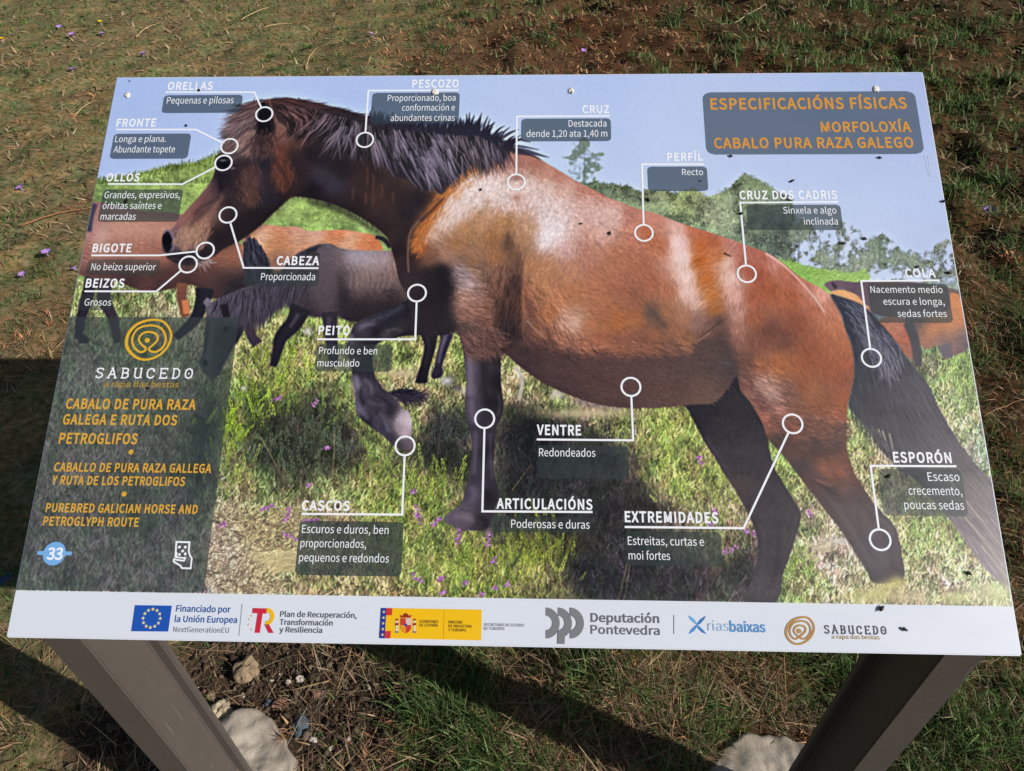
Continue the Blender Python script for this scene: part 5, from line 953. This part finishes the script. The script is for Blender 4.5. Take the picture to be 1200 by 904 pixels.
k = Ink(.0004); DG = (82, 86, 94); k.text('Plan de Recuperación,', 328.3, 418.3, 722.9, 6.3, DG, .007); k.text('Transformación', 327.7, 390, 732.3, 6.3, DG, .007); k.text('y Resiliencia', 327.3, 377.7, 741, 6.3, DG, .007); k.build('logo_lettering', tr)
k = Ink(.0004); A4 = lambda L: [(400 + x / 3, 604 + y / 3) for x, y in L]
k.pxpoly(A4([(180,326.5),(494,332),(492,440),(172,433)]), (240, 190, 22)); k.pxpoly(A4([(140,326),(180,326.5),(178,352),(138,352)]), (206, 52, 52), .0001); k.pxpoly(A4([(134,407),(175,407),(172,433),(134,432.5)]), (206, 52, 52), .0001)
k.pxpoly(A4([(138,352),(178,352),(174.6,407),(135,407)]), (240, 190, 22), .0001); k.pxpoly(A4([(140,326),(159,326),(153,433),(134,432.5)]), (42, 60, 150), .0002)
for i in range(5): k.star(uv(400 + (150 - i * 1.2) / 3, 604 + (340 + i * 20) / 3), .0019, (240, 226, 120), .0003)
gv = k.build('government_logo'); gv['label'] = 'yellow government block with flag edge and coat of arms'
k = Ink(.0007); MR = (150, 40, 44); c4 = lambda x, y: uv(400 + x / 3, 604 + y / 3)
k.pxpoly(A4([(208,362),(246,362),(246,398),(238,410),(227,415),(216,410),(208,398)]), (196, 60, 56)); k.pxpoly(A4([(227,362),(246,362),(246,386),(227,386)]), (214, 190, 186), .0001); k.pxpoly(A4([(208,386),(227,386),(227,413),(216,409),(208,398)]), (224, 150, 40), .0001); k.disc(c4(227, 386), .0018, (60, 70, 150), 12, .0002)
for x in (196, 258): k.pxpoly(A4([(x-4,370),(x+4,370),(x+4,410),(x-4,410)]), (216, 208, 196)); k.pxpoly(A4([(x-6,380),(x+6,378),(x+6,386),(x-6,388)]), MR, .0001); k.pxpoly(A4([(x-6,408),(x+6,408),(x+6,413),(x-6,413)]), (90, 100, 150), .0001); k.pxpoly(A4([(x-5,364),(x+5,364),(x+4,370),(x-4,370)]), MR, .0001)
k.pxpoly(A4([(210,360),(206,350),(216,354),(220,346),(227,352),(234,346),(238,354),(248,350),(244,360)]), MR, .0001); k.disc(c4(227, 347), .0012, MR, 10, .0002)
k.build('coat_of_arms', gv)
k = Ink(.0007); DB = (70, 58, 40)
for q in (('GOBIERNO', 275, 341, 378), ('DE ESPAÑA', 275, 340, 391), ('MINISTERIO', 377, 426, 380.5), ('DE INDUSTRIA', 377, 459, 394), ('Y TURISMO', 377, 438, 408)): k.text(q[0], 400 + q[1] / 3, 400 + q[2] / 3, 604 + q[3] / 3, 3.3, DB, .002)
for q in (('SECRETARÍA DE ESTADO', 502, 643, 389.5), ('DE TURISMO', 502, 574, 403)): k.text(q[0], 400 + q[1] / 3, 400 + q[2] / 3, 604 + q[3] / 3, 3.3, (110, 110, 116), .001)
k.line([(400 + 362 / 3, 604 + 333 / 3), (400 + 360 / 3, 604 + 434 / 3)], .0003, (200, 156, 20)); k.build('logo_lettering', gv)
k = Ink(.0004)
for i, (x, dz) in enumerate(((719, 0), (762, .0001), (804, .0002))):
    c = c4(x, 378.5); r1 = np.linalg.norm(c4(x + 49, 378.5) - c); P, F = seg_arc(c, r1 * .46, r1, -90, 90); P[:, 1] = c[1] + (P[:, 1] - c[1]) * 1.06; k.add(P, F, (122, 127, 131), dz)
k.pxpoly(A4([(762,405),(787,405),(785,453),(760,452)]), (122, 127, 131), .0003)
dp = k.build('provincial_council_logo'); dp['label'] = 'grey logo of three overlapping half rings'
k = Ink(.0004); k.text('Deputación', 692.3, 772.7, 728.8, 10, GREY, .009); k.text('Pontevedra', 692.3, 773.3, 742.8, 10, GREY, .006); k.build('logo_lettering', dp)
k = Ink(.0004); A8 = lambda L: [(800 + x / 3, 604 + y / 3) for x, y in L]
for P, c in (([(20,352),(38,362),(50,378),(52,386),(44,381),(28,368)], (104, 176, 226)), ([(82,353),(76,366),(64,380),(52,387),(52,381),(62,366)], (60, 120, 190)), ([(22,418),(28,404),(42,390),(53,383),(52,392),(40,408)], (80, 150, 212)), ([(84,418),(68,412),(56,400),(50,386),(58,390),(72,403)], (60, 126, 196))): k.pxpoly(A8(P), c)
rb = k.build('tourism_logo'); rb['label'] = 'blue four armed star logo'
k = Ink(.0004); k.text('rias', 829.5, 854.5, 739.2, 11.5, (150, 188, 222)); k.text('baixas', 855.5, 897.3, 740.2, 11.5, (92, 150, 206), .010); k.build('logo_lettering', rb)
k = Ink(.0004); emblem(k, lambda p: (937.4 + (p[0] - 627) / 160 * 16.6, 739.2 + (p[1] - 231) / 139 * 15.6), (178, 138, 78), .0024, .3); sb = k.build('festival_logo'); sb['label'] = 'brown emblem of rings around a dot'
k = Ink(.0004); slab_word(k, 'SABUCEDO', 966, 1039.3, 742.3, 9, .0014, (80, 80, 92)); k.text('a rapa das bestas', 975, 1031, 748.6, 4.8, (190, 160, 110), .004); k.build('logo_lettering', sb)

# --- the legs
def leg_mat():
    t = NT('brown_powder_coat'); co = t.n('ShaderNodeTexCoord'); n = t.n('ShaderNodeTexNoise'); n.inputs['Scale'].default_value = 700; n.inputs['Detail'].default_value = 2; t.l(co.outputs['Object'], n.inputs['Vector'])
    n2 = t.n('ShaderNodeTexNoise'); n2.inputs['Scale'].default_value = 9; n2.inputs['Detail'].default_value = 6; t.l(co.outputs['Object'], n2.inputs['Vector'])
    r = t.n('ShaderNodeValToRGB'); e = r.color_ramp.elements; e[0].position = .35; e[0].color = (.098, .082, .073, 1); e[1].position = .7; e[1].color = (.140, .121, .109, 1); t.l(n.outputs['Fac'], r.inputs[0])
    m = t.n('ShaderNodeMix', data_type='RGBA', blend_type='MULTIPLY'); m.inputs['Factor'].default_value = .3; t.l(r.outputs[0], m.inputs['A']); t.l(n2.outputs['Fac'], m.inputs['B']); # scratches along the post and mud splashed up from the soil
    mp = t.n('ShaderNodeMapping'); mp.inputs['Scale'].default_value = (260, 260, 5); mp.inputs['Rotation'].default_value = (.12, .2, 0); t.l(co.outputs['Object'], mp.inputs[0])
    sn = t.n('ShaderNodeTexNoise'); sn.inputs['Scale'].default_value = 1; sn.inputs['Detail'].default_value = 2; t.l(mp.outputs[0], sn.inputs['Vector'])
    sr = t.n('ShaderNodeValToRGB'); sr.color_ramp.elements[0].position = .70; sr.color_ramp.elements[1].position = .78; t.l(sn.outputs['Fac'], sr.inputs[0])
    sm = t.n('ShaderNodeMix', data_type='RGBA'); t.l(sr.outputs[0], sm.inputs['Factor']); t.l(m.outputs['Result'], sm.inputs['A']); sm.inputs['B'].default_value = (.21, .185, .165, 1)
    sz = t.n('ShaderNodeSeparateXYZ'); t.l(co.outputs['Object'], sz.inputs[0]); n3 = t.n('ShaderNodeTexNoise'); n3.inputs['Scale'].default_value = 60; n3.inputs['Detail'].default_value = 5; t.l(co.outputs['Object'], n3.inputs['Vector'])
    ma = t.n('ShaderNodeMath', operation='MULTIPLY_ADD'); t.l(sz.outputs['Z'], ma.inputs[0]); ma.inputs[1].default_value = -.8; t.l(n3.outputs['Fac'], ma.inputs[2])
    dr = t.n('ShaderNodeValToRGB'); dr.color_ramp.elements[0].position = .44; dr.color_ramp.elements[1].position = .56; t.l(ma.outputs[0], dr.inputs[0])
    dm = t.n('ShaderNodeMix', data_type='RGBA'); t.l(dr.outputs[0], dm.inputs['Factor']); t.l(sm.outputs['Result'], dm.inputs['A']); dm.inputs['B'].default_value = (.19, .145, .105, 1); t.l(dm.outputs['Result'], t.b.inputs['Base Color'])
    b = t.n('ShaderNodeBump'); b.inputs['Strength'].default_value = .15; b.inputs['Distance'].default_value = .0005; t.l(n.outputs['Fac'], b.inputs['Height']); t.l(b.outputs[0], t.b.inputs['Normal'])
    t.set(Roughness=.5, Specular_IOR_Level=.4); return t.m
LEG = leg_mat()
def prism(prof, z0, ztop):
    bm = bmesh.new(); lo = [bm.verts.new((x, y, z0)) for x, y in prof]; hi = [bm.verts.new((x, y, ztop(y))) for x, y in prof]; n = len(prof)
    bm.faces.new(lo[::-1]); bm.faces.new(hi); ve = []
    for i in range(n): bm.faces.new((lo[i], lo[(i + 1) % n], hi[(i + 1) % n], hi[i]))
    ve = [e for e in bm.edges if abs(e.verts[0].co.z - e.verts[1].co.z) > .3]
    bmesh.ops.bevel(bm, geom=ve, offset=.0022, segments=3, affect='EDGES'); bmesh.ops.recalc_face_normals(bm, faces=bm.faces); return bm_mesh(bm)
top = lambda y: HB + y * math.tan(TH) - .014
for s in (-1, 1):
    prof = [(.5915, .025), (.5385, .025), (.5385, .100), (.519, .100), (.519, .1125), (.5915, .1125)]
    prof = [(s * x, y - .06) for x, y in prof]
    if s > 0: prof = prof
    o = link('leg', prism(prof if s < 0 else prof[::-1], -.05, lambda y: top(y + .06)), sign, [LEG])
    # the arm under the board that the leg carries, with its two bolts
    ab = bmesh.new(); bmesh.ops.create_cube(ab, size=1)
    for v in ab.verts: v.co = (s * .5645 + v.co.x * .05, .37 + v.co.y * .64, -.0295 + v.co.z * .034)
    bmesh.ops.bevel(ab, geom=ab.edges[:], offset=.002, segments=2, affect='EDGES'); am = bm_mesh(ab)
    a = link('support_arm', am, sign, [LEG]); a.matrix_local = Matrix.Translation((0, -.06, 0)) @ Matrix.Translation((0, 0, HB)) @ Matrix.Rotation(TH, 4, 'X')

# ================================================================ small things
def on_board(px, py, z=0.0): 
    p = uv(px, py); return BO + BX * p[0] + BY * p[1] + BN * z
def on_ground(px, py):
    v = CAM_ROT @ np.array([(px - 600) / 815.0, (452 - py) / 815.0, -1.0]); c = np.array(CAM_LOC); s = -c[2] / v[2]; p = c + v * s
    return Vector((p[0], p[1], float(hgt(p[0], p[1]))))
DARK = plain('dried_dirt', (34, 30, 30), .6, .3, .3, 400); PALE = plain('chalky_dropping', (226, 222, 212), .7, .3, .08, 300)
BROT = Matrix.Rotation(TH, 4, 'X')
def fleck(px, py, label, size=1.0, ang=0.0, seed=0):
    rng = np.random.default_rng(seed + 100); L = .0026 * size
    bm = lump(rng, (L, L * .58, L * .38), 2, .35)
    for j in range(2):                                  # a frayed tail or two
        a = rng.uniform(-.9, .9) + (math.pi if j else 0); q = L * rng.uniform(1.0, 1.7); p0 = Vector((math.cos(a) * L * .5, math.sin(a) * L * .35, 0)); p1 = Vector((math.cos(a) * q, math.sin(a) * q * .8, L * .12)); n = Vector((-math.sin(a), math.cos(a), 0)) * L * .2
        vs = [bm.verts.new(p) for p in (p0 - n, p0 + n, p1, p0 + Vector((0, 0, L * .4)))]
        for f in ((0, 1, 3), (1, 2, 3), (2, 0, 3)): bm.faces.new([vs[i] for i in f])
    o = link('dirt_fleck', bm_mesh(bm, True), None, [DARK]); o.matrix_world = Matrix.Translation(on_board(px, py, L * .3 + .0012)) @ BROT @ Matrix.Rotation(ang, 4, 'Z')
    tag(o, label, 'dirt fleck', 'dark flecks of dirt on the board')
for i, (x, y, s, a, lab) in enumerate(((234, 106.5, .9, .9, 'dark dirt fleck on the ORELLAS underline'), (219, 148, .9, .8, 'dark slanted dirt fleck beside the FRONTE line'), (281, 124, .9, 2, 'dark dirt fleck at the right end of the ORELLAS plate'), (149, 237, 1.3, 1.4, 'dark dirt fleck on the Grandes, expresivos caption'),
    (564, 223, .9, 1, 'dark dirt fleck on the pale shoulder left of the CRUZ ring'), (681, 263, .8, .3, 'small dark dirt fleck on the pale back'), (714.5, 274, 1.1, 1.3, 'dark dirt fleck left of the PERFÍL ring'), (759.5, 235, 1.3, 1, 'dark dirt fleck beside the PERFÍL line below its plate'), (820.5, 212.8, .6, 0, 'tiny dirt fleck on the PERFÍL plate'),
    (856, 184, 1.0, .6, 'dark dirt fleck just under the title plate at its left'), (1030, 185.5, 1.1, .5, 'dark dirt fleck just under the title plate at its right'), (928, 213, 1.2, -.6, 'dark dirt fleck in the sky above CRUZ DOS CADRIS'), (868.3, 251, 1.1, .2, 'dark dirt fleck on the line of CRUZ DOS CADRIS'), (987.5, 286, 1.2, .3, 'dark dirt fleck in the sky below the Sinxela plate'), (1012.5, 280.5, 1.2, .7, 'dark slanted dirt fleck beside the treetop under the Sinxela plate'),
    (1105.5, 237, 1.1, .2, 'dark dirt fleck on the right edge of the board'), (1075, 313.5, 1.0, .2, 'dark dirt fleck above the heading COLA'), (1111, 320.5, 1.2, .4, 'dark dirt fleck right of the heading COLA'), (1041, 558.5, 1.3, -.9, 'dark dirt fleck on the Escaso plate'), (1134.5, 672, 1.3, .5, 'dark dirt fleck on the printed grass in the lower right corner'), (1032, 713.5, 1.5, -.8, 'largest dark dirt fleck, at the top edge of the white strip'), (1059.5, 737.5, 1.3, .6, 'dark dirt fleck on the white strip right of the last logo'), (152.5, 95.8, .5, 0, 'tiny dirt fleck in the top left corner of the board'), (575, 446, .001, 0, ''), (174, 455, .9, .5, 'dark dirt fleck under the words a rapa das bestas'))):
    if lab: fleck(x, y, lab, s, -a, i)
def dropping(px, py, r, label, dark=False):
    rng = np.random.default_rng(int(px)); o = link('bird_dropping', bm_mesh(lump(rng, (r, r * 1.15, r * .22), 3, .3), True), None, [PALE]); o.matrix_world = Matrix.Translation(on_board(px, py, .0012)) @ BROT; tag(o, label, 'bird dropping', 'pale droppings on the board')
dropping(149.5, 112, .0042, 'pale chalky dropping in the top left corner of the board'); dropping(509.5, 108, .0048, 'round white dropping on the line under PESCOZO'); dropping(669.5, 107, .0044, 'pale dropping in the sky above CRUZ'); dropping(1026, 105, .0046, 'pale dropping on the top edge of the title plate')
fleck(670, 109, 'brown dirt fleck stuck to the pale dropping above CRUZ', .7, 1.4, 40)
# scuffs in the top right corner of the print
for p, w in (([(1083,182),(1089,207)], .0007), ([(1087,183),(1091,208)], .0007), ([(1010,87),(1018,87)], .0012), ([(1053,88),(1060,88)], .0012)):
    k = Ink(.00055); k.line(p, w, (214, 222, 238)); k.build('scuff_mark')
for i in range(4):
    k = Ink(.00055); k.line([(1074 + i * .3, 190 + i * 6), (1079 + i * .3, 190 + i * 6)], .0009, (206, 216, 236)); k.build('scuff_mark')

# stones, scrap
def stone(px, py, r, col, label, seed, group=None, flat=.6, name='stone'):
    rng = np.random.default_rng(seed); p = on_ground(px, py); m = plain('stone_%d' % seed, col, .85, .2, .2, 90)
    o = link(name, bm_mesh(lump(rng, (r, r * rng.uniform(.65, .9), r * flat), 3, .3), False), None, [m]); o.location = p + Vector((0, 0, r * flat * .35)); o.rotation_euler.z = rng.uniform(0, 6)
    return tag(o, label, 'stone', group)
stone(351.5, 849, .024, (88, 100, 108), 'blue grey stone in the soil right of the left footing', 1, None, .4)
stone(326, 822, .017, (146, 106, 90), 'reddish flat stone in the soil above the left footing', 2, None, .4)
stone(313, 821, .010, (84, 94, 106), 'small dark blue stone beside the reddish one', 3)
stone(288, 787, .030, (150, 130, 104), 'tan crumbly clod of earth under the board edge behind the footing', 4, None, .6)
stone(259, 833, .026, (184, 168, 142), 'pale rough lump of mortar leaning on the left footing', 5, None, .7)
stone(371, 812, .014, (150, 110, 94), 'small brick red stone in the soil near the grass', 6)
stone(246, 815, .014, (136, 118, 96), 'brown stone between the left leg and the footing', 12)
for i, (x, y) in enumerate(((283,813),(337,798),(366,866),(386,876),(352,795))): stone(x, y, .0065 if i not in (2, 4) else .010, (196, 186, 174), 'small pale pebble in the bare soil near the left footing', 20 + i, 'pale pebbles in the soil', .7, 'pebble')
o = stone(6, 680, .022, (60, 92, 130), 'flat bluish scrap lying in the shadow left of the board', 11, None, .15, 'plastic_scrap'); o['category'] = 'scrap'

# crocuses
PET = plain('crocus_petal', (172, 132, 208), .5, .3, .12, 200); STY = plain('crocus_stamen', (236, 170, 40), .5, .3); STM = plain('crocus_stem', (176, 160, 190), .5, .3); YPET = plain('yellow_petal', (236, 196, 40), .5, .3)
def flower_parts(root, pet, n, L, wd, h):
    bm = bmesh.new()
    for i in range(n):
        a = i * 2 * math.pi / n; R = Matrix.Rotation(a, 4, 'Z'); prev = None
        for j in range(6):
            t = j / 5; y = t * L * .75; z = h + L * (.62 * t - .1 * t * t); w_ = wd * math.sin(math.pi * (.12 + .80 * t)) ; 
            row = [bm.verts.new(R @ Vector((sx * w_, y, z + abs(sx) * w_ * .5))) for sx in (-1, 0, 1)]
            if prev:
                for q in range(2): bm.faces.new((prev[q], prev[q + 1], row[q + 1], row[q]))
            prev = row
    link('petals', bm_mesh(bm, True), root, [pet])
    bm = bmesh.new(); bmesh.ops.create_cone(bm, cap_ends=True, segments=8, radius1=L * .05, radius2=L * .09, depth=h + L * .1, matrix=Matrix.Translation((0, 0, (h + L * .1) / 2))); link('stem', bm_mesh(bm, True), root, [STM])
    bm = bmesh.new(); bmesh.ops.create_cone(bm, cap_ends=True, segments=8, radius1=L * .03, radius2=L * .07, depth=L * .4, matrix=Matrix.Translation((0, 0, h + L * .3))); link('stamen', bm_mesh(bm, True), root, [STY])
def copy_flower(src, loc, rz, sc, tilt):
    r = src.copy(); COL.objects.link(r); r.location = loc; r.rotation_euler = (tilt, tilt * .5, rz); r.scale = (sc,) * 3
    for ch in src.children: c = ch.copy(); COL.objects.link(c); c.parent = r
    return r
proto = bpy.data.objects.new('crocus', None); COL.objects.link(proto); flower_parts(proto, PET, 6, .034, .012, .014)
spots = [(1158,250,1.15,'violet crocus in rough grass right of the board, the largest one'),(1193,172,.9,'violet crocus near the right edge of the photo'),(27,163+60,1.0,'tall violet crocus in turf left of the OLLOS heading'),(55,297,1.0,'violet crocus in turf left of the BIGOTE heading'),(88,315,.8,'pale crocus touching the left board edge beside BIGOTE'),(27,322,.8,'faint crocus left of the board above the brown litter'),
 (87,45,1.2,'violet crocus in the far turf, brightest of the top left corner'),(70,33,.9,'pale crocus just left of the brightest far crocus'),(120,42,.9,'violet crocus just right of the brightest far crocus'),(168,65,1.1,'violet crocus on the brown litter above the left board corner'),(87,90,.9,'pale crocus left of the upper left board corner'),(135,2,1.0,'pale crocus at the top edge of the photo'),(220,5,1.2,'wide pale crocus at the top edge above ORELLAS'),(683,63,1.0,'pale violet crocus among bracken behind the middle of the board'),(435,47,.9,'violet crocus in grass behind PESCOZO')]
for i, (x, y, s, lab) in enumerate(spots):
    p = on_ground(x, y); d = (Vector(CAM_LOC) - p).length; sc = s * (.62 + .06 * d)
    o = proto if i == 0 else copy_flower(proto, (0, 0, 0), 0, 1, 0)
    o.location = p; o.scale = (sc,) * 3; o.rotation_euler = (GR.normal(0, .2), GR.normal(0, .2), GR.uniform(0, 6)); tag(o, lab, 'flower', 'crocuses in the grass')
yf = bpy.data.objects.new('buttercup', None); COL.objects.link(yf); flower_parts(yf, YPET, 5, .022, .012, .03); yf.location = on_ground(5, 52); yf.scale = (1.3,) * 3; tag(yf, 'small yellow flower at the left edge of the photo', 'flower', 'yellow flowers in the turf')
y2 = copy_flower(yf, on_ground(120, 34), 1.0, 1.2, .1); tag(y2, 'small yellow flower among the far crocuses', 'flower', 'yellow flowers in the turf')

# dry stalks and twigs that stand out
def stalk(p0, p1, r, col, label, seed, name='dry_stalk', cat='stalk'):
    rng = np.random.default_rng(seed); a = on_ground(*p0) + Vector((0, 0, .012)); b = on_ground(*p1) + Vector((0, 0, .02)); d = b - a; L = d.length; X = d.normalized(); Yv = Vector((0, 0, 1)).cross(X).normalized(); Z = X.cross(Yv)
    bm = bmesh.new(); prev = None; n = 9; bend = rng.normal(0, .025, 2)
    for i in range(n + 1):
        t = i / n; c = a + d * t + Yv * (bend[0] * L * math.sin(t * 3.1) + L * .006 * rng.normal()) + Z * (L * .035 * math.sin(t * 3.14)); rr = r * .62 * (1 - .65 * t) * (1 + .15 * rng.normal() * (i % 3 == 0))
        row = [bm.verts.new(c + (Yv * math.cos(k * math.pi / 3) + Z * math.sin(k * math.pi / 3)) * rr) for k in range(6)]
        if prev:
            for k in range(6): bm.faces.new((prev[k], prev[(k + 1) % 6], row[(k + 1) % 6], row[k]))
        else: bm.faces.new(row[::-1])
        prev = row
    bm.faces.new(prev)
    for v in bm.verts: v.co -= a
    o = link(name, bm_mesh(bm, True), None, [plain('stalk_%d' % seed, col, .75, .2, .25, 120)]); o.location = a; tag(o, label, cat, 'loose stalks on the grass')
STR = (214, 186, 136); ORB = (170, 108, 66); BRN = (120, 90, 66)
for i, (a, b, r, c, lab) in enumerate((((1143,412),(1204,434),.0028,(196,120,72),'orange brown stalk lying right of the board below COLA'),((1150,490),(1196,475),.0034,(176,128,92),'thick tan stick right of the board, level with the belly'),((557,832),(592,870),.0020,ORB,'orange twig lit at the edge of the shadow below the middle of the board'),((600,806),(586,842),.0016,(150,140,104),'pale straw standing in the leg shadow below the board'),((646,838),(636,888),.0018,BRN,'thin brown twig in the right part of the leg shadow'),
    ((160,43),(189,29),.0055,STR,'pale straw in the far turf right of the crocuses'),((283,25),(316,11),.0060,STR,'long pale straw at the top edge left of the middle'),((310,36),(342,28),.0055,(204,170,120),'tan straw just below the long pale one'),((358,79),(374,57),.0050,STR,'short upright straw above PESCOZO line'),((860,26),(898,6),.0070,(206,182,150),'bleached forked twig behind the title plate'),((1067,51),(1099,41),.0055,(206,150,96),'orange straw above the top right corner of the board'),((88,133),(111,119),.0042,STR,'short straw beside the upper left edge of the board'),
    ((22,264),(106,241),.0075,(160,112,78),'thick brown bracken stem left of the OLLOS plate'),((1058,880),(1122,896),.0026,(70,58,50),'dark twig right of the right leg near the bottom'),((798,850),(844,811),.0022,(188,140,96),'tan straw left of the right footing'),((386,800),(340,812),.0018,(196,164,120),'pale straw on the soil behind the left footing'),((1168,340),(1200,352),.0026,(150,104,74),'brown stalk right of the board beside COLA'),((500,880),(540,850),.0018,STR,'pale straw in the sunlit grass below PEITO'))):
    stalk(a, b, r, c, lab, 300 + i)
